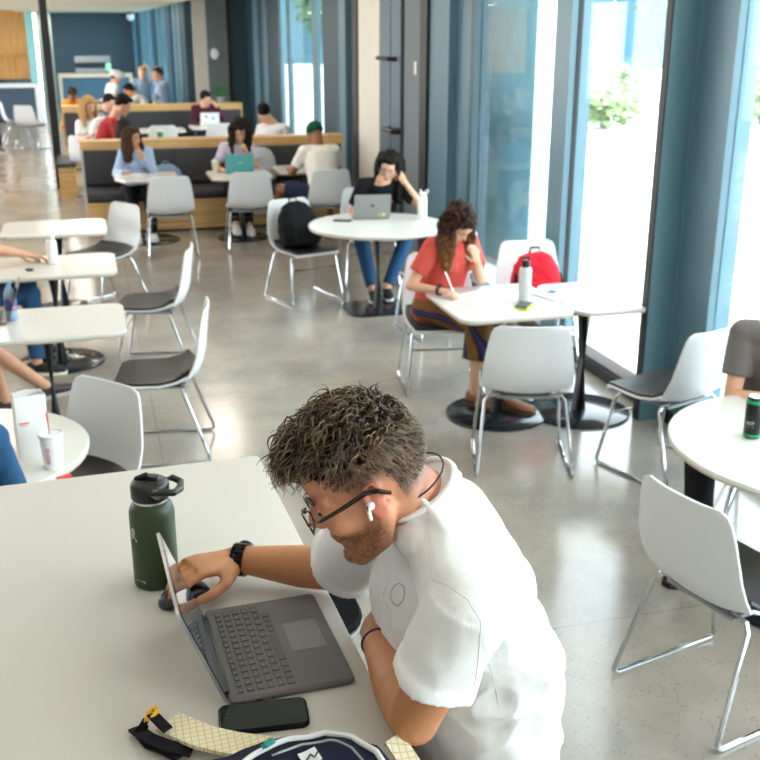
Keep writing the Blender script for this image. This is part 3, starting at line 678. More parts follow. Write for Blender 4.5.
def human(label, x, y, seat, deg, lean, top, legs, skin='fair', hair=('short', 'brown'), look=None, head=None, hands=(None, None),
          sleeve='short', bottoms='pants', feet=None, knees=None, legtint=None, vox=.011, group=None, k=1., shoes='22242a', female=False, fold=.006, fingers=35, sh=None, name='person', sole='e8e8e4', standing=False, palm=None):
    a = R(deg); F = V((cos(a), sin(a), 0)); L = V((-sin(a), cos(a), 0)); Z = V((0, 0, 1)); O = V((x, y, 0)); fac = .92 if female else 1.
    root = thing(name, label, 'person', (x, y, 0), group=group)
    P = O+Z*(seat+.09*k); sp = (Z*cos(R(lean))+F*sin(R(lean))).normalized(); fr = L.cross(sp)*-1; fr = sp.cross(L)*-1
    fr = (F-sp*F.dot(sp)).normalized()
    ch = P+sp*(.36*k); nb = P+sp*(.50*k)+F*.01; shc = P+sp*(.44*k)
    face, pitch, roll = look or (deg, 15, 0)
    HF, HL_, HU = head_axes(face, pitch, roll)
    C = V(head) if head else nb+(sp*.55+HU*.45).normalized()*(.125*k)+HF*.035
    H = HeadFrame(C, HF, HL_, HU, k*.98); nb2 = nb
    S = [shc+L*(.165*fac*k), shc-L*(.165*fac*k)]
    hips = [P+L*(.09*k), P-L*(.09*k)]
    W = []; El = []
    for i in (0, 1):
        s = 1 if i == 0 else -1
        w = V(hands[i]) if hands[i] is not None else P+F*(.30*k)+L*(s*.10)+Z*(.10)
        e, w = ik(S[i], w, .275*k, .245*k, Z*-1+L*(s*.55)-F*.2); W.append(w); El.append(e)
    Kn = []; An = []
    for i in (0, 1):
        s = 1 if i == 0 else -1
        if feet: ft = V((feet[i][0], feet[i][1], .085))
        else: ft = O+F*(.44*k)+L*(s*.13)+Z*.085
        if knees: kn = V(knees[i]); 
        else: kn, ft = ik(hips[i], ft, .42*k, .41*k, F+Z*.8+L*(s*.1))
        Kn.append(kn); An.append(ft)
    m = MB(); add_head(m, H, nb2, female=female)
    m.loft([(P-sp*.09*k, L*.15*k, fr*.11*k), (P+sp*.02*k, L*.16*k*fac, fr*.115*k), (P+sp*.15*k, L*.125*k*fac, fr*.095*k), (ch-sp*.06*k, L*.145*k*fac, fr*.11*k), (ch+sp*.04*k, L*.155*k*fac, fr*.105*k), (nb-sp*.01*k, L*.07*k, fr*.06*k)], 22)
    if female: 
        for s in (-1, 1): m.ell(ch+L*(s*.065)+fr*.075-sp*.02, (.058,)*3, n=12)
    for i in (0, 1):
        s = 1 if i == 0 else -1
        m.cap(shc+L*(s*.05), S[i], .055*k, .050*k); m.cap(S[i], El[i], .046*k*fac, .036*k*fac); m.cap(El[i], W[i], .036*k*fac, .024*k*fac)
        d = (W[i]-El[i]).normalized(); pn = V(palm[i]) if palm and palm[i] is not None else Z*-1
        sd = d.cross((pn-d*pn.dot(d)).normalized()); sgn = 1 if sd.dot(L)*s < 0 else -1
        add_hand(m, W[i], d, pn, sgn, fingers, k*.95*fac, fr=1.1 if vox > .009 else 1.)
        m.cap(hips[i], Kn[i], .080*k, .056*k); m.cap(Kn[i], An[i], .054*k, .036*k)
        td = F if not feet or len(feet[i]) < 3 else V((cos(R(feet[i][2])), sin(R(feet[i][2])), 0))
        m.cap(An[i]-Z*.03, An[i]+td*.14-Z*.055, .036*k, .026*k)
    remesh(m, 'body', SKIN[skin], root, vox, 4)
    # top
    m = MB(); g = .016*k; tg = 1.12
    m.loft([(P-sp*.07*k, L*.172*k, fr*.135*k), (P+sp*.03*k, L*.175*k*fac, fr*.14*k), (P+sp*.15*k, L*.155*k*fac, fr*.125*k), (ch-sp*.06*k, L*.168*k*fac, fr*.132*k), (ch+sp*.05*k, L*.17*k*fac, fr*.12*k), (nb-sp*.045*k, L*.105*k, fr*.085*k), (nb-sp*.012*k, L*.068*k, fr*.064*k)], 26)
    if female:
        for s in (-1, 1): m.ell(ch+L*(s*.065)+fr*.085-sp*.02, (.062,)*3, n=12)
    for i in (0, 1):
        s = 1 if i == 0 else -1
        m.cap(shc+L*(s*.05)+sp*.005, S[i], .064*k, .066*k)
        if sleeve == 'short': m.cone(S[i]-(El[i]-S[i])*.05, S[i].lerp(El[i], .66), .064*k, .061*k)
        elif sleeve == 'long':
            m.cap(S[i], El[i], .060*k, .050*k); m.cone(El[i], W[i]+(El[i]-W[i])*.06, .050*k, .037*k); m.ell(El[i], (.05*k,)*3)
        elif sleeve == 'none': pass
    tp = remesh(m, 'shirt' if sleeve == 'short' else 'sweater', top, root, vox, 3, folds(fold, 10))
    # legs
    if bottoms != 'none':
        m = MB(); m.ell(P-Z*.0, (.165*k, .165*k, .105*k), n=18)
        for i in (0, 1):
            if bottoms == 'pants': m.cap(hips[i], Kn[i], .094*k, .070*k); m.cone(Kn[i], Kn[i].lerp(An[i], .93), .068*k, .052*k); m.ell(Kn[i], (.07*k,)*3)
            elif bottoms == 'shorts': m.cone(hips[i]-(Kn[i]-hips[i])*.1, hips[i].lerp(Kn[i], .78), .100*k, .092*k)
        if bottoms == 'skirt':
            for i in (0, 1): m.cap(hips[i], Kn[i], .10*k, .082*k); m.cone(Kn[i], Kn[i].lerp(An[i], .5), .082*k, .10*k)
            m.cap((hips[0]+hips[1])/2, (Kn[0]+Kn[1])/2, .1*k, .08*k); m.cone((Kn[0]+Kn[1])/2, ((Kn[0]+Kn[1])/2).lerp((An[0]+An[1])/2, .55), .08, .10)
        remesh(m, {'pants': 'trousers', 'shorts': 'shorts', 'skirt': 'skirt'}[bottoms], legs, root, vox*.8 if legtint else vox, 3, folds(fold, 12), legtint(Kn, F) if legtint else None)
    if shoes:
        SM = mat('shoe_'+shoes, shoes, .6); SO = mat('shoe_sole_'+sole, sole, .6)
        for i in (0, 1):
            td = F if not feet or len(feet[i]) < 3 else V((cos(R(feet[i][2])), sin(R(feet[i][2])), 0)); ts = Z.cross(td)
            c = V((An[i].x, An[i].y, 0)); zb = An[i].z-.085
            m = MB(); secs = []
            for f_, w_, h_ in ((-.065, .020, .06), (-.055, .034, .075), (0, .038, .085), (.05, .041, .062), (.11, .046, .05), (.16, .042, .042), (.185, .022, .032)):
                secs.append((c+td*f_+Z*(zb+.022+h_/2), ts*w_, Z*(h_/2)))
            m.loft(secs, 16); so = m.obj('shoe', SM, root)
            m = MB(); secs = []
            for f_, w_ in ((-.070, .025), (-.06, .038), (0, .040), (.05, .043), (.11, .050), (.165, .044), (.192, .022)): secs.append((c+td*f_+Z*(zb+.013), ts*w_, Z*.013))
            m.loft(secs, 16, pw=4); m.obj('sole', SO, so)
    # hair and face
    if hair:
        m = MB(); hair_prims(m, H, hair[0]); hm = HAIR[hair[1]]
        amp = .026 if hair[0] == 'big' else .012 if hair[0] in ('wavy', 'long') else .006
        def hd(co, n, H=H):
            f, l, u = H.loc(co); return n*(amp*(noise.noise(V((f*38, l*38, u*9)))+.5*noise.noise(V((f*90, l*90, u*22)))))*k
        remesh(m, 'hair', hm, root, min(vox, .008), 3, hd)
    for s in (-1, 1):
        MB().ell(H.p(.0865, s*.032, .004), (.006*k, .011*k, .0055*k), H.ax, 12).obj('eye', EYE, root)
        MB().cap(H.p(.098, s*.016, .027), H.p(.086, s*.048, .027), .0042*k, .003*k, 8).obj('eyebrow', HAIR['dark'], root)
    MB().ell(H.p(.1015, 0, -.056), (.005*k, .022*k, .007*k), H.ax, 12).obj('mouth', LIP, root)
    return root, H, dict(P=P, S=S, E=El, W=W, K=Kn, A=An, ch=ch, nb=nb, F=F, L=L, fr=fr, sp=sp)
def glasses(H, root, m=None, s_=1., rim=.0022, nm='glasses'):
    m = m or mat('glasses_frame', '17171a', .3); g = MB()
    for s in (-1, 1):
        c = (.112, s*.034, .002); ring = [H.p(c[0]-abs(.026*cos(t))*.12, c[1]+.026*cos(t), c[2]+.020*sin(t)) for t in [2*pi*i/20 for i in range(21)]]
        g.tube(ring, rim, 6)
        g.tube([H.p(.108, s*.060, .010), H.p(.06, s*.081, .012), H.p(.0, s*.088, .014), H.p(-.022, s*.086, .0)], rim*1.1, 6)
    g.tube([H.p(.111, -.010, .006), H.p(.117, 0, .009), H.p(.111, .010, .006)], rim, 6)
    return g.obj(nm, m, root)

stripe = bpy.data.materials.new('striped_skirt_fabric'); stripe.use_nodes = True
def stripes(m, cols, dirn, scale):
    nt = m.node_tree; N = nt.nodes; L = nt.links; b = N['Principled BSDF']; tc = N.new('ShaderNodeTexCoord')
    dt = N.new('ShaderNodeVectorMath'); dt.operation = 'DOT_PRODUCT'; dt.inputs[1].default_value = dirn; L.new(tc.outputs['Object'], dt.inputs[0])
    mu = N.new('ShaderNodeMath'); mu.operation = 'MULTIPLY'; mu.inputs[1].default_value = scale; L.new(dt.outputs['Value'], mu.inputs[0])
    fr = N.new('ShaderNodeMath'); fr.operation = 'FRACT'; L.new(mu.outputs[0], fr.inputs[0])
    cr = N.new('ShaderNodeValToRGB'); cr.color_ramp.interpolation = 'CONSTANT'
    while len(cr.color_ramp.elements) < len(cols): cr.color_ramp.elements.new(.5)
    for e, (p, c) in zip(cr.color_ramp.elements, cols): e.position = p; e.color = rgb(c)
    L.new(fr.outputs[0], cr.inputs['Fac']); L.new(cr.outputs['Color'], b.inputs['Base Color']); b.inputs['Roughness'].default_value = .85

JEANS = cloth('blue_denim', '2a4f72'); BLK = cloth('black', '15151a'); WCL = cloth('white', 'e4e4e4'); NAVY = cloth('navy', '1d2740')

# --- woman in red at the joined tables
def skirt_tint(Kn, F):
    K = (Kn[0]+Kn[1])/2
    def f(co):
        d = V(co)-K; a = d.dot(F)+.26; b = d.z+.26; r_ = math.hypot(max(a, 0), max(b, 0)) if (a > 0 and b > 0) else max(a, b)
        t = (r_*9.5+.12) % 1
        c = '191a3a' if .45 < t < .60 or .74 < t < .86 else ('39356e' if .60 <= t <= .74 else '7a5222')
        return rgb(c)
    return f
stripe = tint_mat('striped_skirt_cloth', .85, .3, 120)
r, H, J = human('woman in a coral red T-shirt and striped wide trousers writing, chin on hand', 2.09, 6.14, .45, -66, 16, cloth('coral_red', 'cf554c'), stripe, 'fair', None,
    look=(-52, 50, 8), head=(2.135, 5.92, 1.115), hands=((2.21, 5.76, .92), (1.99, 5.76, .735)), bottoms='skirt', female=True, vox=.008,
    feet=((2.36, 5.55, -50), (2.20, 5.68, -60)), knees=((2.40, 5.80, .52), (2.23, 5.72, .53)), shoes='8a5a3e', sole='5a3a28', legtint=skirt_tint, fingers=50, palm=(V((-.5, .8, .3)), None), group=None)
m = MB(); hair_prims(m, H, 'wavy')
hm = tint_mat('ombre_hair_strands', .6, .9, 60); hm.node_tree.nodes['Principled BSDF'].inputs['Specular IOR Level'].default_value = .12
def ombre(co):
    f, l, u = H.loc(co); t = min(1, max(0, (H.C.z-.02-co.z)/.20)); t += .25*noise.noise(V((f*60, l*60, u*12))); t = min(1, max(0, t))
    a, b = rgb('2b1b15'), rgb('8a5a3c'); return tuple(a[i]*(1-t)+b[i]*t for i in range(3))+(1,)
remesh(m, 'hair', hm, r, .006, 2, lambda co, n: n*(.012*(noise.noise(V(H.loc(co))*34)+.6*noise.noise(V((H.loc(co)[0]*90, H.loc(co)[1]*90, H.loc(co)[2]*16))))), ombre)
W = J['W'][1]; E_ = J['E'][1]; d = (W-E_).normalized(); c = E_.lerp(W, .93); _, a1, b1 = basis(d)
MB().rings([[c+d*z+a1*(rr*cos(2*pi*i/20))+b1*(rr*sin(2*pi*i/20)) for i in range(20)] for rr, z in ((.027, -.01), (.030, -.009), (.030, .009), (.027, .01))]).obj('watch_strap', mat('black_rubber', '17171a', .5), r)
MB().box(c+V((0, 0, .032)), (.03, .034, .01)).obj('watch_face', mat('watch_glass', '0b0d12', .05), r)
pen = MB(); pen.tube([W+d*.09+V((0, 0, .01)), W+d*.05+V((-.01, .03, .12))], .0045, 8)
tag(pen.obj('pen', mat('white_pen', 'e8eaf0', .3)), 'slim white pen in the writing hand of the woman in red', 'pen')

# --- woman with glasses at the round table
r, H, J = human('woman with glasses and long black hair in a black T-shirt, chin on hand', 2.50, 9.05, .45, -100, 33, BLK, JEANS, 'fair', ('long', 'black'),
    look=(-118, 22, -10), head=(2.52, 8.76, 1.09), hands=((2.64, 8.66, .965), (2.30, 8.62, .72)), bottoms='pants', female=True, vox=.008, feet=((2.42, 8.47, -100), (2.28, 8.42, -100)),
    knees=((2.66, 8.62, .53), (2.24, 8.70, .53)), shoes='101114', sole='eeeeee', fingers=55, k=1.05, palm=(V((0, .9, .3)), None))
glasses(H, r, mat('clear_frame', '8a8c94', .2), rim=.0026)
MB().loft([(J['ch']+J['fr']*.128+J['sp']*(.02-.05*q), J['L']*(.10-.03*(q == 2)), J['fr']*.01) for q in range(3)], 14).obj('shirt_print', mat('red_print', 'a82a3a', .8), r)
# --- man in the green beanie, back to us
r, H, J = human('man in a green beanie and white T-shirt seen from behind', 2.44, 11.0, .45, 96, 22, cloth('cream_white', 'e8e2da'), NAVY, 'deep', None,
    look=(100, 30, 0), hands=((2.16, 11.52, .74), (2.58, 11.55, .74)), bottoms='shorts', vox=.011, feet=((1.98, 11.45, 110), (2.62, 11.5, 90)), knees=((2.00, 11.30, .56), (2.58, 11.42, .53)), k=1.05)
m = MB(); m.ell(H.p(-.012, 0, .062), (.108, .092, .092), H.ax); m.loft([(H.p(-.012, 0, .03), H.L*.094, H.F*.108), (H.p(-.012, 0, .065), H.L*.096, H.F*.110)], 24, pw=2)
remesh(m, 'beanie', cloth('forest_green_knit', '0f5238'), r, .006, 2)
# --- woman with the teal laptop
r, H, J = human('woman with big dark curly hair in a lilac top behind the teal laptop', 1.66, 12.22, .46, -92, 18, cloth('lilac', 'cdc3dc'), BLK, 'fair', ('big', 'dark'),
    look=(-95, 30, 0), k=.95, head=(1.685, 12.02, 1.12), hands=((1.74, 11.88, .90), (1.42, 11.80, .74)), female=True, vox=.011, feet=((1.68, 11.5, -90), (1.52, 11.45, -90)), fingers=55, palm=(V((0, .9, .3)), None), shoes='d8d8d8')
# --- woman in the light blue sweater
r, H, J = human('woman in a light blue sweater, hand to her face, on the front banquette', .50, 12.20, .44, -82, 14, cloth('light_blue_knit', 'a9bfe0'), BLK, 'warm', ('wavy', 'brown'),
    look=(-40, 8, 0), k=.92, head=(.48, 12.03, 1.08), hands=((.58, 11.88, .88), (.36, 11.80, .74)), sleeve='long', female=True, vox=.011, feet=((.62, 11.62, -90), (.44, 11.55, -90)), fingers=55, palm=(V((0, .9, .3)), None), shoes='e0e0e0')
# --- background people
def bg(*a, **k_): k_.setdefault('vox', .016); k_.setdefault('group', 'students in the background'); return human(*a, **k_)
bg('dark-haired person in white seen from behind above the oak rail, near the windows', 2.35, 13.9, .45, 60, 14, WCL, BLK, 'fair', ('short', 'black'), look=(80, 20, 0), head=(2.30, 14.05, 1.16))
bg('person in a maroon top leaning on one hand at the second banquette', 1.95, 18.15, .46, -92, 22, cloth('maroon', '4a2030'), JEANS, 'fair', ('short', 'black'), look=(-60, 25, 10), hands=((2.12, 17.75, 1.0), (1.85, 17.7, .74)), sleeve='long')
bg('person in a red sweater leaning forward at left behind the front banquette', .16, 14.65, .50, 10, 22, cloth('red_knit', '9c2e2c'), BLK, 'fair', ('short', 'black'), look=(-10, 30, 0), head=(.50, 14.65, 1.26), sleeve='long', hands=((.65, 14.85, .76), (.60, 14.55, .8)), k=1.08)
bg('person with long dark hair and black top in front of the red sweater',   .40, 14.10, .40, 15, 20, BLK, BLK, 'tan', ('long', 'dark'), look=(20, 20, 0), sleeve='long', head=(.47, 14.08, 1.0), female=True, k=.9)
bg('blond woman in a white printed shirt left of the red sweater', .06, 15.3, .45, -75, 4, WCL, cloth('grey_blue', '8aa0a8'), 'fair', ('long', 'blond'), look=(-60, 25, 0), head=(.06, 15.22, 1.22), female=True, hands=((.35, 15.0, .9), (.05, 14.9, .85)))
bg('dark-haired person behind the blond woman', .28, 17.2, .45, -60, 10, cloth('slate', '55697a'), BLK, 'fair', ('short', 'black'), look=(-40, 25, 0))
bg('person in an orange top beside the black post', -.28, 19.9, .45, -40, 12, cloth('orange', 'd98a2e'), BLK, 'tan', ('short', 'dark'), look=(-90, 50, 0), sleeve='long')
r, H, J = bg('person in white shirt and white cap at the far group table', .50, 21.6, .62, 20, 10, WCL, WCL, 'fair', ('bun', 'black'), look=(0, 20, 0), sleeve='long', hands=((.8, 21.9, .9), (.3, 21.4, .9)))
MB().ell(H.p(0, 0, .07), (.15, .12, .085), H.ax).obj('cap', WCL, r)
bg('person in a grey top touching their hair at the far group table, window side', 1.62, 22.6, .62, 200, 4, cloth('soft_grey', '8c9aac'), BLK, 'warm', ('short', 'brown'), look=(200, 10, 0), sleeve='long', hands=((1.5, 22.6, 1.38), (1.4, 22.4, .8)))
bg('fair-haired person in dusty blue facing the camera near the far windows', 1.25, 23.4, .62, -90, 4, cloth('dusty_blue', '7e93a8'), BLK, 'fair', ('short', 'blond'), look=(-90, 10, 0), hands=((1.35, 23.1, 1.45), (1.05, 23.0, .9)))
bg('person in white bent over the far group table, below the dark-haired pair', 1.22, 20.8, .5, 170, 32, WCL, BLK, 'tan', ('short', 'black'), look=(180, 30, 0), hands=((1.0, 20.6, .8), (.95, 21, .8)))
bg('dark-haired person seated at the far left edge by the service counter', -1.95, 21.4, .5, -60, 8, cloth('dark_olive', '3c3f36'), BLK, 'deep', ('short', 'dark'), look=(-60, 15, 0), hands=((-1.7, 21.0, .9), (-1.95, 20.9, .85)))
# --- left edge people
r, H, J = human('person at the left edge reaching for the white bottle, jeans and black sneakers', -1.02, 7.38, .45, 8, 12, cloth('pale_pink', 'd8bdb4'), JEANS, 'warm', ('short', 'brown'), hands=((-.52, 7.5, .75), (-.44, 7.38, .76)), head=(-.98, 7.38, 1.22), vox=.008,
    feet=((-.46, 7.5, -8), (-.46, 7.04, -8)), knees=((-.50, 7.5, .54), (-.46, 7.16, .54)), fingers=30, shoes='1c1d22', sole='e9e2cf', group=None)
r, H, J = human('person at the left edge in shorts, one bare leg stretched towards the table foot', -1.14, 6.20, .45, 5, 6, cloth('pale_grey_top', 'b9b9bd'), cloth('black_shorts', '1b1b20'), 'warm', ('long', 'brown'), vox=.008, bottoms='shorts', female=True,
    hands=((-.82, 5.98, .76), (-.80, 5.90, .76)), feet=((-.62, 6.3, 20), (-.39, 6.54, 30)), knees=((-.70, 6.30, .52), (-.70, 6.22, .48)), shoes='3a2a30', sole='b9b2a8')
r, H, J = human('person in a denim jacket at the lower left edge, only a bent arm in view', -.55, 3.24, .45, 95, 28, JEANS, BLK, 'fair', ('short', 'brown'), sleeve='long', hands=((-.70, 3.78, .76), (-.50, 3.76, .76)), vox=.008, fold=.008)
# --- man at the right edge
r, H, J = human('man in a grey T-shirt and black trousers leaning on the right round table', 3.05, 3.92, .45, 232, 30, cloth('warm_grey', '6f6a68'), BLK, 'fair', ('short', 'dark'), look=(225, 25, 0), head=(3.10, 3.60, 1.20), hands=((3.0, 3.2, .74), (2.75, 3.55, .74)), vox=.008,
    feet=((2.72, 3.0, 220), (2.38, 3.45, 200)), knees=((2.78, 3.38, .55), (2.52, 3.72, .55)), shoes='141416', sole='1a1a1c', k=1.05)
# ------------------------------------------------------------------ the man at the tall table
_p = math.atan(353/1030); _yw = R(15.55)
def ray_dir(px, py):
    a, b = (px-380)/1030, (py-380)/1030
    X, Y, Z_ = a, cos(_p)-b*sin(_p), -sin(_p)-b*cos(_p)
    return V((X*cos(_yw)+Y*sin(_yw), -X*sin(_yw)+Y*cos(_yw), Z_)).normalized()
def at(px, py, z):
    d = ray_dir(px, py); return V((0, 0, CH))+d*((z-CH)/d.z)
man = thing('person', 'man in a white T-shirt and black glasses bending over the laptop at the tall table', 'person', (.66, 1.5, 0))
HF, HL_, HU = head_axes(168, 28, 2)
H = HeadFrame((.392, 1.468, 1.556), HF, HL_, HU, .995)
nb = V((.470, 1.475, 1.505))
SL, EL, WL = V((.500, 1.305, 1.400)), V((.434, 1.352, 1.176)), V((.436, 1.600, 1.172))
SR, ER, WR = V((.480, 1.650, 1.405)), V((.425, 1.845, 1.185)), V((.222, 1.958, 1.182))
PV = V((.66, 1.50, .88))
m = MB(); add_head(m, H, nb, fine=True)
Y = V((0, 1, 0)); X = V((1, 0, 0)); Z = V((0, 0, 1))
TW = V((-.16, 1, 0))
def sec(x, y, z, ry, rx, tilt=0): return ((x, y, z), TW*ry, (X*cos(R(tilt))-Z*sin(R(tilt)))*rx)
m.loft([sec(.60, 1.5, .80, .14, .11), sec(.612, 1.5, .88, .14, .09), sec(.61, 1.5, 1.02, .13, .08, 6), sec(.596, 1.5, 1.16, .14, .09, 12), sec(.568, 1.49, 1.28, .155, .10, 18), sec(.538, 1.48, 1.39, .135, .08, 33), sec(.50, 1.477, 1.46, .07, .055, 42)], 30)
m.cap((.52, 1.42, 1.40), SL, .052, .052); m.cap((.50, 1.56, 1.40), SR, .052, .052)
m.cap((.52, 1.47, 1.42), nb, .05, .05)
def arm(S, E, W_):
    m.cap(S, S.lerp(E, .5), .052, .050, 20); m.cap(S.lerp(E, .5), E, .050, .041, 20); m.ell(E, (.041,)*3)
    m.cap(E, E.lerp(W_, .35), .043, .045, 20); m.cap(E.lerp(W_, .35), W_, .045, .0265, 20)
arm(SL, EL, WL); arm(SR, ER, WR)
add_hand(m, WR, (-.90, -.40, .10), (.08, .05, -1), 1, 52, 1.13, fr=1.0, spread=.035)
add_hand(m, WL, (.25, .95, -.08), (.75, 0, -.6), -1, 70, 1.0)
hips = (V((.60, 1.41, .895)), V((.60, 1.59, .895))); kn = (V((.22, 1.38, .93)), V((.22, 1.66, .92))); an = (V((.36, 1.36, .48)), V((.36, 1.62, .48)))
for i in (0, 1):
    m.cap(hips[i], kn[i], .074, .052); m.cap(kn[i], an[i], .050, .036); m.cap(an[i]-Z*.03, an[i]-Z*.06-X*.14, .038, .028)
def man_tint(co):
    f, l, u = H.loc(co); base = V(rgb('be8259')[:3])
    if (V(co)-H.C).length < .19:
        base = V(rgb('c98a6a')[:3])
        d = 0.
        jaw = min(1, max(0, (-.034-u+.25*max(0, .03-f))/.02))*min(1, max(0, (f+.012)/.02)); 
        if jaw > 0 and u > -.16: d = jaw*(.78+.5*noise.noise(V((f*260, l*260, u*260))))
        side = min(1, max(0, (.03-f)/.03))*min(1, max(0, (abs(l)-.05)/.01))*min(1, max(0, (u+.035)/.02))*(1 if f > -.0 else 0)
        d = max(d, side*.55)
        c = base*(1-min(1, d))+V(rgb('6e4328')[:3])*min(1, d)
        if u < -.045 and u > -.068 and f > .095 and abs(l) < .024: c = V(rgb('b86a5c')[:3])
        if abs(l) > .079: c = V(rgb('c87860')[:3])
        # faded back and sides of the haircut
        hr = min(1, max(0, (u-(.012+.45*max(0, f)) if f > -.045 else u+.045)/.028))
        if u > .0 and f > .055: hr = min(1, max(0, (u-.085)/.02))
        hr *= .72+.35*noise.noise(V((f*300, l*300, u*300)))
        hr = max(0, min(.93, hr))
        c = c*(1-hr)+V(rgb('4a3a2b')[:3])*hr
        return (c.x, c.y, c.z, 1)
    return (base.x, base.y, base.z, 1)
body = remesh(m, 'body', tint_mat('suntanned_skin', .48, .25, 110, .05), man, .0042, 5, None, man_tint)
# T-shirt
m = MB()
m.loft([sec(.612, 1.5, .80, .172, .105), sec(.614, 1.5, .90, .172, .106), sec(.606, 1.5, 1.02, .176, .112, 2), sec(.588, 1.5, 1.15, .182, .136, 6), sec(.578, 1.49, 1.26, .190, .142, 14), sec(.550, 1.482, 1.38, .185, .122, 26), sec(.525, 1.478, 1.455, .150, .105, 38), sec(.497, 1.476, 1.498, .102, .076, 42), sec(.482, 1.475, 1.518, .076, .068, 42)], 44, pw=2.25)
for S, E, t1, r0, r1 in ((SL, EL, .60, .070, .066), (SR, ER, .84, .080, .076)):
    a = S+(S-E)*.08; e = S.lerp(E, t1); dd = (E-S).normalized()
    m.cap((.535, 1.478+(S.y-1.478)*.40, 1.405), S, .078, r0, 24); m.cone(a, e, r0, r1, 36); m.cone(e-dd*.022, e+dd*.001, r1+.004, r1+.006, 36)
m.cone(V((.484, 1.475, 1.510)), V((.472, 1.475, 1.529)), .076, .071, 36)
m.ell((.49, 1.61, 1.27), (.06, .08, .13)); m.ell((.50, 1.455, 1.47), (.088, .10, .045)); m.cap((.520, 1.476, 1.455), (.575, 1.485, 1.31), .088, .116, 24)
for s_ in (SL, SR): m.cap((.505, 1.478+(s_.y-1.478)*.35, 1.465), (s_.x, 1.478+(s_.y-1.478)*.85, s_.z+.005), .062, .068, 20)
def shirt_disp(co, n):
    q = V(co); sl = (q-SL).length
    a = noise.noise(V((q.x*9, q.y*9, q.z*4)))*.006
    w1 = math.exp(-((q-V((.50, 1.34, 1.25))).length/.11)**2); w2 = math.exp(-((q-V((.62, 1.34, 1.02))).length/.16)**2); w3 = math.exp(-((q-V((.43, 1.50, 1.22))).length/.14)**2)
    dv = q-V((.53, 1.36, 1.33)); ang = math.atan2(dv.z, dv.x)
    a += w1*.010*(.5-abs(noise.noise(V((q.x*7+q.z*10, q.y*9, q.z*7-q.x*14)))*2)); a += w2*.007*(1-2*abs(noise.noise(V((q.x*9, q.y*14, q.z*16))))); a += w3*.010*(.5-abs(noise.noise(V((q.x*24+q.y*12, q.y*8, q.z*5)))*2))
    w4 = math.exp(-((q-V((.66, 1.36, 1.20))).length/.20)**2); a += w4*.009*(.4-abs(noise.noise(V((q.x*10+q.z*8, q.y*8, q.z*10-q.x*12)))*2))
    a += .0025*noise.noise(V((q.x*30, q.y*30, q.z*13)))
    return n*a
tee = cloth('white_jersey', 'e9e9ea'); shirt = remesh(m, 'shirt', tee, man, .0046, 4, shirt_disp)
# collar rib, seams and chest pocket follow the finished cloth
cax = V((-.50, 0, .86)).normalized(); _, ca, cb = basis(cax); cc = V((.471, 1.475, 1.530))
MB().tube([cc+ca*(.071*cos(2*pi*i/40))+cb*(.071*sin(2*pi*i/40)) for i in range(41)], .0065, 8, flat=1.0).obj('collar', tee, man)
from mathutils.bvhtree import BVHTree
bvh = BVHTree.FromObject(shirt, bpy.context.evaluated_depsgraph_get())
def onshirt(pts, r, nm, mt, lift=.0):
    out = []
    for (a, b), (c, d) in zip(pts, pts[1:]):
        for i in range(6):
            t = i/6; h = bvh.ray_cast(V((0, 0, CH)), ray_dir(a+(c-a)*t, b+(d-b)*t))
            if h[0] is not None: out.append(h[0]+h[1]*lift)
    if len(out) > 2: return MB().tube(out, r, 6, flat=.6).obj(nm, mt, man)
seam = cloth('white_seam', 'dcdcdf')
onshirt([(428, 512), (431, 545), (432, 580), (448, 586), (468, 600), (481, 622), (478, 660), (474, 690)], .0010, 'seam', seam)
onshirt([(387, 584), (383, 596), (391, 612), (392, 628)], .0016, 'pocket_edge', seam)
onshirt([(391, 592), (394, 586), (399, 583), (404, 586), (405, 593), (403, 601), (398, 606), (393, 603), (391, 598), (391, 592)], .0014, 'pocket_opening', cloth('grey_seam', 'a9a7ab'))
onshirt([(482, 640), (490, 665), (496, 690), (500, 712)], .0010, 'seam', seam)
# trousers, shoes
m = MB(); m.ell((.61, 1.5, .885), (.12, .17, .10)); m.loft([sec(.61, 1.5, .79, .165, .11), sec(.62, 1.5, .95, .165, .10)], 24)
for i in (0, 1):
    m.cap(hips[i], kn[i], .100, .074); m.cone(kn[i], kn[i].lerp(an[i], .95), .072, .055); m.ell(kn[i], (.074,)*3)
remesh(m, 'trousers', BLK, man, .009, 3, folds(.006, 12))
for i in (0, 1):
    c = an[i]-Z*.075; mm = MB(); mm.loft([(c-X*f_+Z*(h_/2-.02), Y*w_, Z*(h_/2)) for f_, w_, h_ in ((-.06, .022, .06), (-.05, .035, .08), (0, .04, .09), (.06, .044, .065), (.13, .046, .05), (.19, .025, .035))], 16); so = mm.obj('shoe', mat('shoe_dark', '1f2124', .6), man)
    mm = MB(); mm.loft([(c-X*f_-Z*.028, Y*w_, Z*.012) for f_, w_ in ((-.065, .03), (0, .042), (.13, .05), (.198, .025))], 16, pw=4); mm.obj('sole', mat('shoe_sole_white', 'e8e8e4', .6), so)
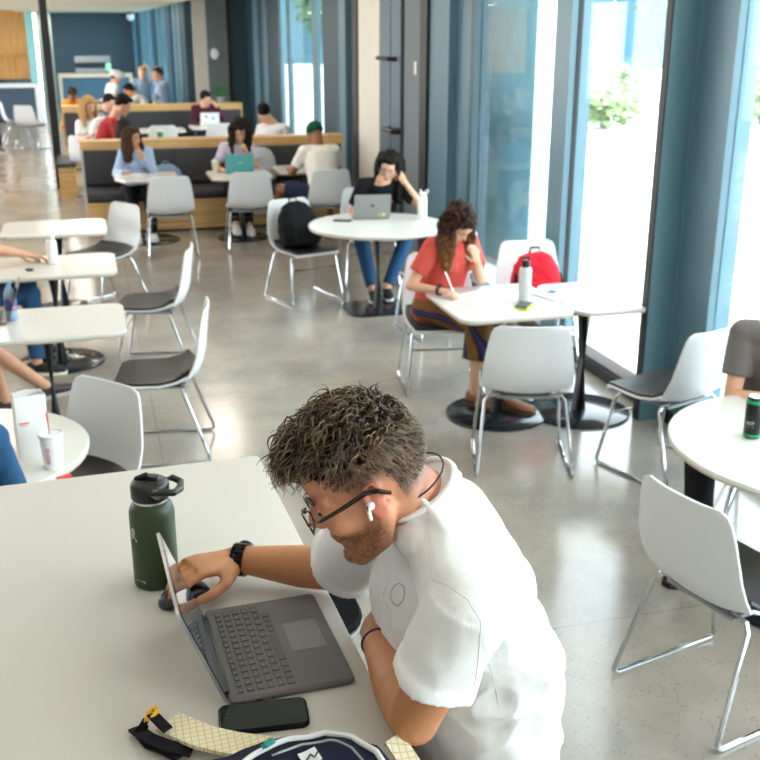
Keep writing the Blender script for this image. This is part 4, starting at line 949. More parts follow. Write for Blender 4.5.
# hair: short faded sides stay on the scalp, the top is loose curls
rr = random.Random(11)
m = MB(); m.ell(H.p(-.008, 0, .074), tuple(q*1.0 for q in (.094, .073, .072)), H.ax, 26)
m.ell(H.p(.036, 0, .108), (.034, .048, .024), H.ax, 20)
def under(co, n):
    f, l, u = H.loc(co); return n*(.010*noise.noise(V((f*55, l*55, u*55)))+.004*noise.noise(V((f*140, l*140, u*140))))
remesh(m, 'hair_underlayer', mat('dark_hair_base', '1d140e', .8, bump=1., bscale=120, var=.3, vscale=80, spec=.05), man, .005, 2, under)
def scalp(az, el):
    return V((-.006+.100*cos(el)*cos(az), .079*cos(el)*sin(az), .046+.094*sin(el)))
m = MB(); cols = []
def strand(p0, d0, L, r, curl, turns, cseed, sides=4, segs=9):
    P_ = []; d = d0.normalized(); q = V(p0); ph = rr.uniform(0, 6.28)
    sgn = rr.choice((-1, 1))
    for i in range(segs+1):
        t = i/segs; _, a, b = basis(d); w = ph+turns*6.28*t*sgn
        off = (a*cos(w)+b*sin(w)-(a*cos(ph)+b*sin(ph)))*curl*min(1, t*1.8)
        P_.append(H.p(*(q+off))); q = q+d*(L/segs); d = (d+V((.035, 0, -.085))*(1+t)).normalized()
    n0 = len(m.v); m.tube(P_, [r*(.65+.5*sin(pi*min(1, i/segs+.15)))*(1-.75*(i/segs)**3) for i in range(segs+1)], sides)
    hue = rr.random()
    for i in range(segs+1):
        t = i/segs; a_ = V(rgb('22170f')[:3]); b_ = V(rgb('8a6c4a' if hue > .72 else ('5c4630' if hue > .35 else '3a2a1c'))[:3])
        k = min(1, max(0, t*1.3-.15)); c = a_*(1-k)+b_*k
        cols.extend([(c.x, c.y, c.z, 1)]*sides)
for i in range(3600):
    az = rr.uniform(-pi, pi); el = math.asin(rr.uniform(.22, 1))
    if i % 4 == 0: az = pi+rr.uniform(-1.2, 1.2); el = math.asin(rr.uniform(.75, 1))
    s = scalp(az, el); f, l, u = s
    lim = .098+.15*max(0, f-.04) if f > 0 else .098-.10*(-f)
    if u < lim*.93-.004*rr.random(): continue
    nrm = V(((f+.006)/.1**2, l/.079**2, (u-.046)/.094**2)).normalized()
    fw = min(1, max(0, (f+.08)/.17))
    d0 = nrm*(.55+.3*rr.random())+V((.55+.4*fw, rr.gauss(0, .42), .05))+V((rr.gauss(0, .25), 0, rr.gauss(0, .25)))
    L = (.028+.040*fw)*rr.uniform(.75, 1.2)
    if f < -.085: L *= .7; d0 = nrm*.7+V((-.15, rr.gauss(0, .3), -.2))
    strand(s-nrm*.004, d0, L, .0019, rr.uniform(.005, .011)*(.4+.75*fw), rr.uniform(.6, 1.35), i, segs=11)
for i in range(170):                                           # fringe falling over the forehead
    l = rr.uniform(-.062, .062); s = V((.078-.25*l*l*8, l, .098+rr.uniform(-.012, .02)))
    strand(s, V((.9, rr.gauss(0, .35), rr.uniform(-.2, .5))), rr.uniform(.035, .058), .0019, rr.uniform(.007, .012), rr.uniform(.9, 1.5), i, segs=14)
nfull = len(m.v)
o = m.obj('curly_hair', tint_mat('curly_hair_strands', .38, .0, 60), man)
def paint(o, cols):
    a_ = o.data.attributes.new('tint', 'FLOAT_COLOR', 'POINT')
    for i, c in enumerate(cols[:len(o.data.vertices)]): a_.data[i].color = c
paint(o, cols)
m = MB(); cols = []                                            # clipped back and sides
for i in range(5200):
    az = rr.uniform(-pi, pi); el = rr.uniform(-.75, 1.0); s = scalp(az, el); f, l, u = s
    low = -.035 if f < -.045 else .012+.6*max(0, f)
    if u < low or u > .125 or f > .062 and u < .085: continue
    if (f+.006)**2 < .028**2 and u < .035: continue
    nrm = V(((f+.006)/.1**2, l/.079**2, (u-.046)/.094**2)).normalized()
    g = min(1, max(0, (u-low)/.08)); L = .004+.014*g
    d0 = nrm*(.55)+V((-.25 if f < 0 else .25, 0, -.55))
    p0 = s-nrm*.001; p1 = p0+d0.normalized()*L*.5; p2 = p1+(d0.normalized()+V((0, 0, -.4))).normalized()*L*.5
    m.tube([H.p(*p0), H.p(*p1), H.p(*p2)], [.0009, .0008, .0003], 3); c = V(rgb(rr.choice(('5a4a3a', '75644f', '3a2e24', '8d7b63')))[:3]); cols.extend([(c.x, c.y, c.z, 1)]*9)
o = m.obj('clipped_hair', MATS.get('x') or o.data.materials[0], man); paint(o, cols)
# beard stubble as real hairs
# eyes, brows, glasses, earbud, cord
for s in (-1, 1):
    MB().ell(H.p(.0885, s*.032, .004), (.006, .011, .0045), H.ax, 12).obj('eye', EYE, man)
    MB().cap(H.p(.101, s*.014, .028), H.p(.088, s*.050, .028), .0045, .003, 8).obj('eyebrow', mat('hair_brow', '4a3222', .6, bump=.8), man)
fr_ = mat('black_acetate', '0c0c0e', .25); g = MB()
for s in (-1, 1):
    ring = [H.p(.116-.006*abs(cos(t)), s*.034+.026*cos(t), -.002+.019*sin(t)) for t in [2*pi*i/24 for i in range(25)]]
    g.tube(ring, .0016, 6)
g.tube([H.p(.116, -.009, .006), H.p(.121, 0, .009), H.p(.116, .009, .006)], .002, 6)
gl = g.obj('glasses', mat('dark_wire_rim', '3a3436', .3, .6), man)
for s in (-1, 1):
    MB().tube([H.p(.110, s*.062, .006), H.p(.085, s*.079, .009), H.p(.045, s*.088, .015), H.p(.0, s*.093, .022), H.p(-.018, s*.092, .016), H.p(-.034, s*.088, .002)], [.0028, .0032, .0036, .004, .004, .003], 8).obj('temple', fr_, gl)
e = MB(); e.ell(H.p(.004, .0875, -.002), (.007, .007, .007), H.ax, 12); e.cap(H.p(.009, .0925, -.004), H.p(.013, .0925, -.020), .0034, .003, 8)
eb = tag(e.obj('earbud', mat('glossy_white_plastic', 'f4f4f4', .15)), 'small white wireless earbud in the ear of the man in glasses', 'earbud')
e = MB(); e.cap(H.p(.008, .0958, .002), H.p(.010, .0958, -.004), .0012, .0012, 6); e.obj('speaker_vent', BLACKM, eb)
MB().tube([V((.463, 1.475, 1.538))+ca*(.066*cos(2*pi*i/40))+cb*(.066*sin(2*pi*i/40))+cax*(.012) for i in range(41)], .0016, 6).obj('neck_cord', mat('dark_cord', '2a1d18', .7), man)
MB().tube([V((.4365, 1.588, 1.172))+X*(.0295*cos(2*pi*i/24))+Z*(.0285*sin(2*pi*i/24)) for i in range(25)], .0022, 6).obj('wristband', mat('navy_cord', '28305a', .7), man)
# link watch on the right wrist
wd = (WR-ER).normalized(); wc = ER.lerp(WR, .93); _, wa, wb = basis(wd)
wt = MB(); NL = 18
for i in range(NL):
    t = 2*pi*i/NL; n_ = wa*cos(t)+wb*sin(t); tg_ = wb*cos(t)-wa*sin(t); M_ = Matrix((wd, tg_, n_)).transposed()
    for q in (-1, 0, 1): wt.box(wc+n_*.0325+wd*(q*.0092), (.0084, .0102, .0052), M=M_)
wo = wt.obj('watch_bracelet', mat('black_steel', '17181b', .28, .7), man)
upv = V((0, 1, .25)); upv = upv-wd*upv.dot(wd); upv.normalize(); sd_ = wd.cross(upv)
MB().lathe([(.001, 0), (.0175, 0), (.019, .003), (.018, .009), (.001, .0095)], wc+upv*.031, 28, axis=upv).obj('watch_case', mat('black_watch_glass', '08090c', .08), wo)
# ------------------------------------------------------------------ things on the tall table
lt = thing('laptop', 'open grey laptop with dark keyboard on the tall white table', 'laptop', (.155, 1.523, BZ), R(2.2))
LW, LD = .312, .226
def L2(a, b, z=0): return (b, a, z)        # a along the hinge, b towards the user
DG = mat('graphite_aluminium', '6e6b6b', .38, .5); KEY = mat('graphite_keys', '4c4b4c', .5); FAB = mat('grey_keyboard_deck', '686666', .75, bump=.3, bscale=900)
pts = [(p[0], p[1]) for p in rrect(LD, LW, .012, 5, LD/2, LW/2)]
MB().prism(pts, .001, .0115, bev=.002).obj('base', DG, lt)
MB().prism(rrect(LD-.008, LW-.008, .010, 5, LD/2, LW/2), .0115, .0125, bev=.0003).obj('palm_rest', FAB, lt)
kb = MB()
rows = [(.017, 15, .011), (.032, 14, .0155), (.0505, 14, .0155), (.069, 13, .0155), (.0875, 12, .0155)]
for b, n, h in rows:
    w_ = (LW-.036)/n
    for i in range(n): kb.prism(rrect(h*.92, w_*.90, .0018, 2, b+h/2, .018+w_*(i+.5)), .0126, .0142, bev=.0004)
b = .106; x0 = .018
for w_ in (.018, .018, .018, .018, .10, .018, .018, .018, .018):
    kb.prism(rrect(.0143, w_*.92, .0018, 2, b+.0078, x0+w_/2), .0126, .0142, bev=.0004); x0 += w_*1.02
kb.obj('keyboard', KEY, lt)
lg = MB(); lrnd = random.Random(2)
for b, n, h in rows:
    w_ = (LW-.036)/n
    for i in range(n):
        cx, cy = b+h*.5, .018+w_*(i+.45); lg.box((cx-.001, cy-.001, .01425), (.0026, .0008, .0002)); lg.box((cx, cy, .01425), (.0007, .0018, .0002))
lg.obj('key_legends', mat('key_legend_white', 'c9c7c4', .6), lt)
MB().prism(rrect(.066, .100, .004, 4, .171, LW/2+.01), .0125, .0129, bev=.0001).obj('trackpad', mat('trackpad_grey', '777473', .4), lt)
# lid: leans back from the hinge
th = R(21); sl = MB(); LH = .208
def lidp(a, h, o): return V((-h*sin(th)+o*cos(th)-.002, a, h*cos(th)+o*sin(th)+.008))
def slab(mb, a0, a1, h0, h1, o0, o1, r=.008):
    ring = rrect(a1-a0, h1-h0, r, 4, (a0+a1)/2, (h0+h1)/2)
    mb.rings([[lidp(p[0], p[1], o) for p in ring] for o in (o0, o1)], smooth=False)
slab(sl, 0, LW, 0, LH, -.0055, 0, .010); lid = sl.obj('lid', mat('silver_lid', 'a9aaac', .28, .6), lt)
sl = MB(); slab(sl, .003, LW-.003, .003, LH-.003, .0001, .0008, .008); sl.obj('bezel', mat('black_bezel', '0a0b0d', .08, spec=.8), lid)
sl = MB(); slab(sl, .008, LW-.008, .012, LH-.010, .0009, .0013, .003); sl.obj('display', mat('dark_glossy_display', '30363f', .04, emit=.35, spec=1.), lid)
MB().tube([(0.0, .03, .010), (0.0, LW-.03, .010)], .0045, 10).obj('hinge', BLACKM, lt)
pt = MB(); pt.box((.05, -.0004, .006), (.012, .0012, .003)); pt.box((.075, -.0004, .006), (.007, .0012, .003)); pt.obj('ports', BLACKM, lt)
pl = MB(); pl.tube([(.020, -.002, .006), (.020, -.016, .006)], .0035, 8); pl.obj('dongle', BLACKM, lt)

# mouse under the hand
ms = thing('computer_mouse', 'black mouse under the right hand of the man in white', 'mouse', (.112, 1.905, BZ), R(205))
MB().loft([((-.055, 0, .008), V((0, .012, 0)), V((0, 0, .007))), ((-.045, 0, .013), V((0, .026, 0)), V((0, 0, .013))), ((-.01, 0, .018), V((0, .031, 0)), V((0, 0, .018))), ((.03, 0, .015), V((0, .030, 0)), V((0, 0, .0145))), ((.05, 0, .010), V((0, .022, 0)), V((0, 0, .009))), ((.056, 0, .007), V((0, .010, 0)), V((0, 0, .005)))], 20).obj('shell', mat('mouse_black', '121316', .3), ms)
MB().lathe([(.001, -.004), (.009, -.004), (.010, 0), (.009, .004), (.001, .004)], (.034, 0, .028), 20, axis=(0, 1, 0)).obj('scroll_wheel', mat('mouse_wheel', '3b3d40', .3, .4), ms)
MB().prism(rrect(.07, .004, .0015), .0, .004).obj('underside_rail', mat('silver_trim', '9a9da0', .3, .7), ms)

# green bottle
bt = thing('water_bottle', 'dark green steel water bottle with black straw lid on the tall table', 'bottle', (.062, 2.0, BZ), R(-20))
r = .047
MB().lathe([(.001, 0), (r-.005, 0), (r, .005), (r, .165), (r-.001, .172), (r-.004, .181), (r-.010, .188), (r-.0135, .191), (.001, .192)], n=56).obj('body', mat('olive_green_powder_coat', '293a20', .42, bump=.25, bscale=700), bt)
MB().lathe([(.001, .189), (r-.0135, .189), (r-.0125, .196), (r-.0135, .199), (.001, .199)], n=48).obj('neck_ring', mat('stainless_ring', 'c9cbc8', .25, .8), bt)
MB().lathe([(.001, .198), (r-.009, .198), (r-.007, .201), (r-.007, .226), (r-.010, .233), (r-.018, .238), (.001, .239)], n=48).obj('lid', mat('black_lid', '0d0e10', .35), bt)
hn = MB(); hn.tube([(.012, .036, .222), (.038, .037, .226), (.058, .028, .222), (.064, 0, .219), (.058, -.028, .222), (.040, -.037, .226), (.012, -.036, .222)], [.007, .0075, .0075, .008, .0075, .0075, .007], 10, flat=1.0); hn.obj('carry_handle', MATS['black_lid'], bt)
MB().lathe([(.001, 0), (.011, 0), (.012, .002), (.010, .004), (.001, .0045)], (.026, -.0375, .221), 20, axis=(0, -1, 0)).obj('hinge_cap', mat('glossy_cap', '6c747a', .15, .4), bt)
st = MB(); st.cap((-.026, 0, .238), (-.006, 0, .247), .006, .006); st.tube([(-.006, 0, .245), (.018, 0, .240)], .006, 8); st.obj('straw_spout', MATS['black_lid'], bt)
lgm = mat('logo_white', 'e6e8e2', .5)
def oncyl(c2, pts2, w, rad, a0, z0, mb):
    mb.tube([((rad+.0004)*cos(a0+x/rad), (rad+.0004)*sin(a0+x/rad), z0+z) for x, z in pts2], w, 5)
lo = MB(); a0 = R(-128)
for pp in ([(-.008, -.012), (-.008, .002), (-.004, .008), (0, .011)], [(-.010, .006), (-.004, .013), (.002, .009), (.001, .002), (-.005, -.001)], [(-.002, -.001), (.008, -.014)], [(.003, .004), (-.003, -.008)]): oncyl(0, pp, .0011, r, a0, .128, lo)
lo.obj('logo', lgm, bt)
lo = MB(); oncyl(0, [(-.010, 0), (.014, -.0015)], .0009, r, R(-118), .022, lo); oncyl(0, [(.002, .001), (.012, .0005)], .0012, r, R(-118), .0225, lo); lo.obj('wordmark', lgm, bt)

# phone
ph = thing('smartphone', 'black smartphone lying on the tall table below the laptop', 'phone', (.205, 1.478, BZ), R(-5))
MB().prism(rrect(.152, .076, .013, 6), .0005, .010, bev=.002).obj('case', mat('black_phone_case', '0c0c0e', .6, spec=.15), ph)
MB().prism(rrect(.146, .070, .011, 6), .010, .0106, bev=.0002).obj('screen', mat('phone_glass', '050608', .05, spec=.35), ph)
MB().prism(rrect(.018, .005, .0025, 3, -.058, 0), .0106, .0108).obj('camera_cutout', BLACKM, ph)

# backpack lying on the table
bp = thing('backpack', 'navy backpack with white piping and cream straps at the bottom edge of the tall table', 'backpack', (.192, 1.226, BZ))
NV = cloth('navy_canvas', '1c2036'); PW = cloth('white_piping', 'dfe0e2'); CRM = bpy.data.materials.new('cream_grid_webbing'); CRM.use_nodes = True
nt = CRM.node_tree; bb = nt.nodes['Principled BSDF']; bk = nt.nodes.new('ShaderNodeTexBrick'); bk.offset = 0; tc = nt.nodes.new('ShaderNodeTexCoord')
bk.inputs['Scale'].default_value = 44; bk.inputs['Color1'].default_value = bk.inputs['Color2'].default_value = rgb('e0d8bd'); bk.inputs['Mortar'].default_value = rgb('cbb888')
bk.inputs['Mortar Size'].default_value = .045; bk.inputs['Brick Width'].default_value = .5; bk.inputs['Row Height'].default_value = .5
nt.links.new(tc.outputs['Object'], bk.inputs['Vector']); nt.links.new(bk.outputs['Color'], bb.inputs['Base Color']); bb.inputs['Roughness'].default_value = .85
O_ = V(bp.location)
def q(px, py, z): return at(px, py, z)-O_
m = MB(); m.loft([((-.150, -.0, .012), V((0, .08, 0)), V((0, 0, .012))), ((-.09, .01, .020), V((0, .125, 0)), V((0, 0, .020))), ((.0, .0, .030), V((0, .150, 0)), V((0, 0, .029))), ((.10, -.01, .034), V((0, .150, 0)), V((0, 0, .031))), ((.165, -.03, .034), V((0, .115, 0)), V((0, 0, .030))), ((.185, -.05, .02), V((0, .06, 0)), V((0, 0, .014)))], 36, pw=2.6)
bag = remesh(m, 'bag_body', NV, bp, .005, 3, folds(.010, 14, (1, 1, 1)))
bt2 = BVHTree.FromObject(bag, bpy.context.evaluated_depsgraph_get())
def drape(pts, r_, nm, mt, lift=.004, flat=1., par=None, dense=5):
    out = []
    for (a, b), (c, d) in zip(pts, pts[1:]):
        for i in range(dense):
            t = i/dense; x, y = a+(c-a)*t, b+(d-b)*t; h = bt2.ray_cast(V((x, y, .3)), V((0, 0, -1)))
            z = h[0].z if h[0] is not None else .004
            out.append((x, y, z+lift))
    return out
def strip(pts, w, th_, nm, mt, par=bp):
    """flat webbing of width w along pts"""
    P_ = [V(p) for p in pts]; rs = []
    for i, p in enumerate(P_):
        t = (P_[min(i+1, len(P_)-1)]-P_[max(i-1, 0)]).normalized(); s = t.cross(V((0, 0, 1))).normalized(); n_ = s.cross(t)
        rs.append([p+s*w/2+n_*th_/2, p-s*w/2+n_*th_/2, p-s*w/2-n_*th_/2, p+s*w/2-n_*th_/2])
    return MB().rings(rs, smooth=False).obj(nm, mt, par)
pip = [(-.085, .055), (-.03, .098), (.03, .118), (.09, .118), (.13, .09), (.155, .04), (.165, -.05)]
MB().tube(drape(pip, 0, '', None, .003), .0048, 8).obj('piping', PW, bp)
pip = [(.0, .085), (.05, .098), (.09, .092), (.12, .06), (.135, .0)]
MB().tube(drape(pip, 0, '', None, .001), .0022, 6).obj('zip', mat('silver_zip', 'a9adb2', .4, .6), bp)
zp = MB(); p = drape([(-.012, .104), (.012, .114)], 0, '', None, .009); zp.tube(p, .0052, 8); zp.obj('zip_pull', mat('teal_cord', '128f86', .6), bp)
tg = drape([(.04, .055), (.075, .062)], 0, '', None, .003); tag_o = strip(tg, .030, .002, 'label_patch', mat('white_patch', 'dfe3e6', .6))
st2 = drape([(.046, .048), (.056, .062), (.06, .05), (.07, .066)], 0, '', None, .0052, dense=3); MB().tube(st2, .0013, 5).obj('patch_mark', mat('patch_navy_mark', '262b45', .6), tag_o)
sp_ = [q(168, 722, BZ+.020), q(185, 730, BZ+.022), q(205, 738, BZ+.022), q(232, 744, BZ+.025), q(262, 748, BZ+.035)]
strip(sp_, .054, .007, 'shoulder_strap', CRM)
sp_ = [q(392, 738, BZ+.035), q(402, 752, BZ+.02), q(412, 768, BZ+.012), q(420, 790, BZ+.01)]
strip(sp_, .036, .007, 'shoulder_strap', CRM)
w1_ = [q(146, 722, BZ+.03), q(140, 733, BZ+.012), q(150, 744, BZ+.008), q(165, 750, BZ+.008), q(180, 757, BZ+.012)]
strip(w1_, .022, .004, 'webbing', cloth('black_webbing', '16161a'))
strip([q(135, 728, BZ+.006), q(148, 738, BZ+.026), q(166, 745, BZ+.022), q(192, 752, BZ+.012)], .024, .004, 'webbing', MATS['cloth_black_webbing'])
strip([q(152, 714, BZ+.036), q(160, 722, BZ+.038), q(168, 730, BZ+.032)], .018, .004, 'webbing', MATS['cloth_black_webbing'])
yl = MB(); yl.tube([q(146, 722, BZ+.030), q(149, 712, BZ+.036), q(155, 707, BZ+.040), q(157, 711, BZ+.042), q(151, 720, BZ+.034)], .0042, 8); yl.obj('yellow_loop', mat('yellow_cord', 'e8b11a', .6), bp)

# ------------------------------------------------------------------ bottles, cups, papers and laptops on the other tables
def bottle(label, x, y, z, h, r, col, lidcol, style='straw', cat='bottle', name='water_bottle'):
    t = thing(name, label, cat, (x, y, z)); bm = mat('bottle_'+col, col, .4, var=.03); lm = mat('bottle_lid_'+lidcol, lidcol, .4); hb = h*.78
    MB().lathe([(.001, 0), (r-.004, 0), (r, .004), (r, hb-.02), (r*.9, hb-.006), (r*.7, hb), (.001, hb)], n=32).obj('body', bm, t)
    if style == 'straw':
        MB().lathe([(.001, hb), (r*.78, hb), (r*.80, hb+h*.10), (r*.6, hb+h*.13), (.001, hb+h*.13)], n=28).obj('lid', lm, t)
        MB().cap((-r*.3, 0, hb+h*.12), (-r*.45, 0, h), .008, .007).obj('spout', lm, t)
        MB().tube([(r*.3, 0, hb+h*.09), (r*.8, 0, hb+h*.20), (r*1.3, 0, hb+h*.19), (r*1.25, 0, hb+h*.12), (r*.6, 0, hb+h*.08)], .006, 8).obj('carry_loop', lm, t)
    else:
        MB().lathe([(.001, hb), (r*.62, hb), (r*.66, hb+.01), (r*.64, h*.93), (.001, h*.93)], n=28).obj('lid', lm, t)
        MB().tube([(-r*.6, 0, h*.9), (-r*.4, 0, h*1.0), (r*.4, 0, h*1.0), (r*.6, 0, h*.9)], .006, 8).obj('carry_loop', lm, t)
    return t
bottle('white water bottle with open spout and loop on the round table', 2.70, 8.36, TZ, .245, .040, 'e9e7e2', 'dedcd6')
bottle('tall silver grey bottle with black loop lid on the joined tables', 2.42, 5.50, TZ, .275, .037, 'c9cacb', '15161a', 'loop')
bottle('white bottle held by the person at the left edge', -.30, 7.36, TZ, .215, .035, 'ecebe8', 'e4e3df', 'loop')
# clear plastic bottle
pb = thing('plastic_bottle', 'clear plastic drink bottle with a colourful label on the nearest left table', 'bottle', (-.49, 5.90, TZ))
MB().lathe([(.001, 0), (.028, 0), (.032, .006), (.031, .05), (.033, .07), (.033, .14), (.028, .165), (.014, .195), (.013, .205), (.001, .206)], n=28).obj('body', mat('clear_blue_plastic', '8fa8c6', .08, spec=.9), pb)
MB().lathe([(.0335, .062), (.0342, .063), (.0342, .128), (.0335, .129)], n=28).obj('label', mat('blue_label', '3e5fa0', .5, var=.8, vscale=22), pb)
lb = MB(); lb.ell((.012, -.030, .112), (.012, .006, .014)); lb.obj('label_orange_dot', mat('orange_print', 'e0784a', .5), pb)
lb = MB(); lb.ell((.014, -.030, .078), (.014, .006, .012)); lb.obj('label_pink_dot', mat('pink_print', 'e890a8', .5), pb)
MB().lathe([(.001, .204), (.0155, .204), (.0155, .220), (.001, .221)], n=20).obj('cap', mat('blue_cap', '6f92c0', .4), pb)
# green and black can
cn = thing('drink_can', 'tall black drink can with green bands on the right round table', 'can', (2.455, 3.285, TZ), R(-30))
MB().lathe([(.001, 0), (.026, 0), (.034, .012), (.034, .158), (.028, .170), (.001, .170)], n=40).obj('body', mat('can_black', '14181a', .3, .3), cn)
for a_, b_ in ((.008, .020), (.146, .160)): MB().lathe([(.0335, a_), (.0347, a_+.001), (.0347, b_-.001), (.0335, b_)], n=40).obj('green_band', mat('can_green', '1f9a5e', .3, .4), cn)
MB().lathe([(.001, .170), (.027, .170), (.028, .173), (.026, .175), (.0255, .172), (.001, .1715)], n=32).obj('rim', mat('can_silver', 'd8dadb', .2, .9), cn)
tx = MB(); aa = R(-110)
for k_, pp in enumerate(([(-.016, .0), (-.016, .012)], [(-.010, .012), (-.010, .002), (-.004, .0), (-.003, .012)], [(.003, .0), (.004, .012), (.010, .012), (.010, .003)], [(-.014, -.006), (.012, -.006)], [(-.012, -.011), (.010, -.011)])): oncyl(0, pp, .0012 if k_ < 3 else .0008, .034, aa, .062, tx)
tx.obj('lettering', lgm, cn)
# paper bag and cup
pg = thing('paper_bag', 'white open paper bag with small red print standing behind the paper cup', 'paper bag', (-.30, 3.87, TZ), R(14)); pg.scale = (1.12, 1.12, 1.15)
m = MB(); wv = lambda s, z: [(-.05, -.03, z), (-.02, -.034, z), (0, -.030, z), (.02, -.034, z), (.05, -.03, z), (.044, 0, z), (.05, .03, z), (0, .033, z), (-.05, .03, z), (-.044, 0, z)]
def sc_(pts_, k_, dz=0): return [V((p[0]*k_, p[1]*k_, p[2]+dz*(1 if i % 2 else -1))) for i, p in enumerate(pts_)]
m.rings([sc_(wv(0, 0), 1), sc_(wv(0, .08), 1.03), sc_(wv(0, .15), 1.0), sc_(wv(0, .215), 1.04, .003), sc_(wv(0, .215), .99, .003), sc_(wv(0, .14), .96), sc_(wv(0, .01), .95)], smooth=False)
m.obj('bag', mat('white_paper', 'e9e8e6', .85, bump=.5, bscale=30), pg)
m = MB(); m.box((-.028, -.0345, .125), (.034, .0012, .004)); m.box((-.028, -.0345, .118), (.026, .0012, .002)); m.obj('red_print', mat('red_print_ink', 'c83a32', .7), pg)
cp = thing('paper_cup', 'white takeaway cup with lid and red straw at lower left', 'cup', (-.225, 3.72, TZ))
MB().lathe([(.001, 0), (.031, 0), (.033, .004), (.042, .125), (.001, .126)], n=40).obj('cup', mat('foam_white', 'f0efee', .6), cp)
MB().lathe([(.001, .124), (.044, .124), (.046, .130), (.044, .136), (.041, .137), (.040, .133), (.001, .133)], n=40).obj('lid', mat('clear_white_lid', 'e4e6e8', .2), cp)
MB().tube([(.0, 0, .05), (-.006, .004, .215)], .0038, 8).obj('straw', mat('red_straw', 'd02a2e', .4), cp)
lo = MB(); aa = R(-112)
for zz, pp in ((.082, [(-.004, -.010), (-.007, .0), (-.003, .010), (.005, .010), (.007, .004), (.0, .0), (.004, -.006)]), (.045, [(-.006, .020), (.006, .022)]), (.045, [(-.007, .012), (.007, .012)]), (.045, [(-.006, .004), (.006, .003)]), (.045, [(-.006, -.004), (.006, -.005)]), (.045, [(-.004, -.012), (.006, -.012)])): oncyl(0, pp, .0028, .0375, aa, zz-.004, lo)
lo.obj('red_logo', mat('faded_red_print', 'e07a78', .6), cp)
MB().box((0, 0, 0), (.05, .03, .008)).obj('sauce_packet', mat('red_packet', 'd6231f', .4)); o = bpy.data.objects['sauce_packet']; o.location = (-.185, 3.60, TZ+.005); o.rotation_euler.z = .4; tag(o, 'small red packet beside the paper cup', 'packet')
# papers, notebook, calculator on the joined tables
def slabo(name, label, cat, x, y, z, w_, d_, h_, rz, mt, r_=.004, grp=None):
    o = MB().prism(rrect(w_, d_, r_), 0, h_, bev=min(.0015, h_*.3)).obj(name, mt); o.location = (x, y, z); o.rotation_euler.z = R(rz); return tag(o, label, cat, grp)
PAP = mat('white_paper_sheet', 'f1f2f4', .8)
slabo('paper_sheet', 'white worksheet under the pen of the woman in red', 'paper', 2.20, 5.66, TZ+.0005, .22, .29, .0015, 24, PAP, .001)
slabo('paper_sheet', 'white sheet between the woman in red and the grey bottle', 'paper', 2.36, 5.72, TZ+.0005, .22, .29, .0012, 62, PAP, .001)
slabo('paper_sheet', 'white sheet near the front edge of the joined tables', 'paper', 2.20, 5.36, TZ+.0005, .22, .29, .0012, -10, PAP, .001)
ca = thing('calculator', 'dark calculator with yellow cover edge on the joined tables', 'calculator', (2.38, 5.40, TZ), R(-38))
MB().prism(rrect(.085, .165, .01), .0, .014, bev=.002).obj('cover', mat('bright_yellow', 'd8e01c', .5), ca)
MB().prism(rrect(.070, .150, .008, cy=-.012), .0145, .024, bev=.002).obj('body', mat('calc_dark', '3a4044', .5), ca)
kk = MB()
for i in range(4):
    for j in range(6): kk.box((-.024+i*.016, -.075+j*.015, .0245), (.011, .009, .0025))
kk.obj('keypad', mat('calc_keys', '6a7276', .5), ca); MB().box((0, .042, .0245), (.054, .022, .002)).obj('display', mat('calc_display', 'a9b8a4', .2), ca)
nbk = thing('spiral_notebook', 'open spiral notebook with blue scribbles right of the grey bottle', 'notebook', (2.66, 5.62, TZ), R(18))
MB().prism(rrect(.20, .26, .006), 0, .010, bev=.001).obj('pages', PAP, nbk)
MB().prism(rrect(.202, .262, .006), -.0, .0015).obj('cover', mat('grey_cover', '8c9096', .6), nbk)
MB().box((.02, .03, .0115), (.08, .05, .003), rot=.5).obj('blue_marker_case', mat('marker_blue', '3f62a8', .5), nbk)
sp = MB()
for i in range(16): sp.tube([(-.108+.008*cos(t), -.118+i*.0157, .006+.009*sin(t)) for t in [R(a) for a in range(0, 361, 45)]], .0009, 4)
sp.obj('spiral', mat('wire', '9aa0a5', .3, .8), nbk)
# laptops
def mini_laptop(label, x, y, z, rz, col, w_=.31, d_=.215, tilt=18, sticker=None, deck='8a8c90'):
    t = thing('laptop', label, 'laptop', (x, y, z), R(rz)); mt = mat('laptop_'+col, col, .35, .4)
    MB().prism(rrect(w_, d_, .012, cy=-d_/2), .001, .014, bev=.002).obj('base', mt, t)
    MB().prism(rrect(w_*.86, d_*.42, .004, cy=-d_*.32), .014, .0155, bev=.0005).obj('keyboard', mat('laptop_keys', '1f2124', .5), t)
    MB().prism(rrect(w_*.34, d_*.3, .004, cy=-d_*.76), .014, .0146).obj('trackpad', mat('laptop_pad', '9b9da0', .4), t)
    a_ = R(tilt); f_ = lambda u_, h_, o_: V((u_, h_*sin(a_)+o_*cos(a_)+.002, h_*cos(a_)-o_*sin(a_)+.014)); L_ = MB(); ring = rrect(w_, d_, .012, 5, 0, d_/2)
    L_.rings([[f_(p[0], p[1], o_) for p in ring] for o_ in (0, .006)], smooth=False); lid_ = L_.obj('lid', mt, t)
    L_ = MB(); ring = rrect(w_*.94, d_*.90, .004, 4, 0, d_/2); L_.rings([[f_(p[0], p[1], o_) for p in ring] for o_ in (-.0012, -.0002)], smooth=False); L_.obj('screen', mat('laptop_screen', '14181e', .08), lid_)
    if sticker:
        for (su, sh_, sr, sc2) in sticker:
            L_ = MB(); ring = circ(sr, 16, su, sh_); L_.rings([[f_(p[0], p[1], o_) for p in ring] for o_ in (.006, .0068)], smooth=False); L_.obj('lid_mark', mat('sticker_'+sc2, sc2, .4), lid_)
    return t
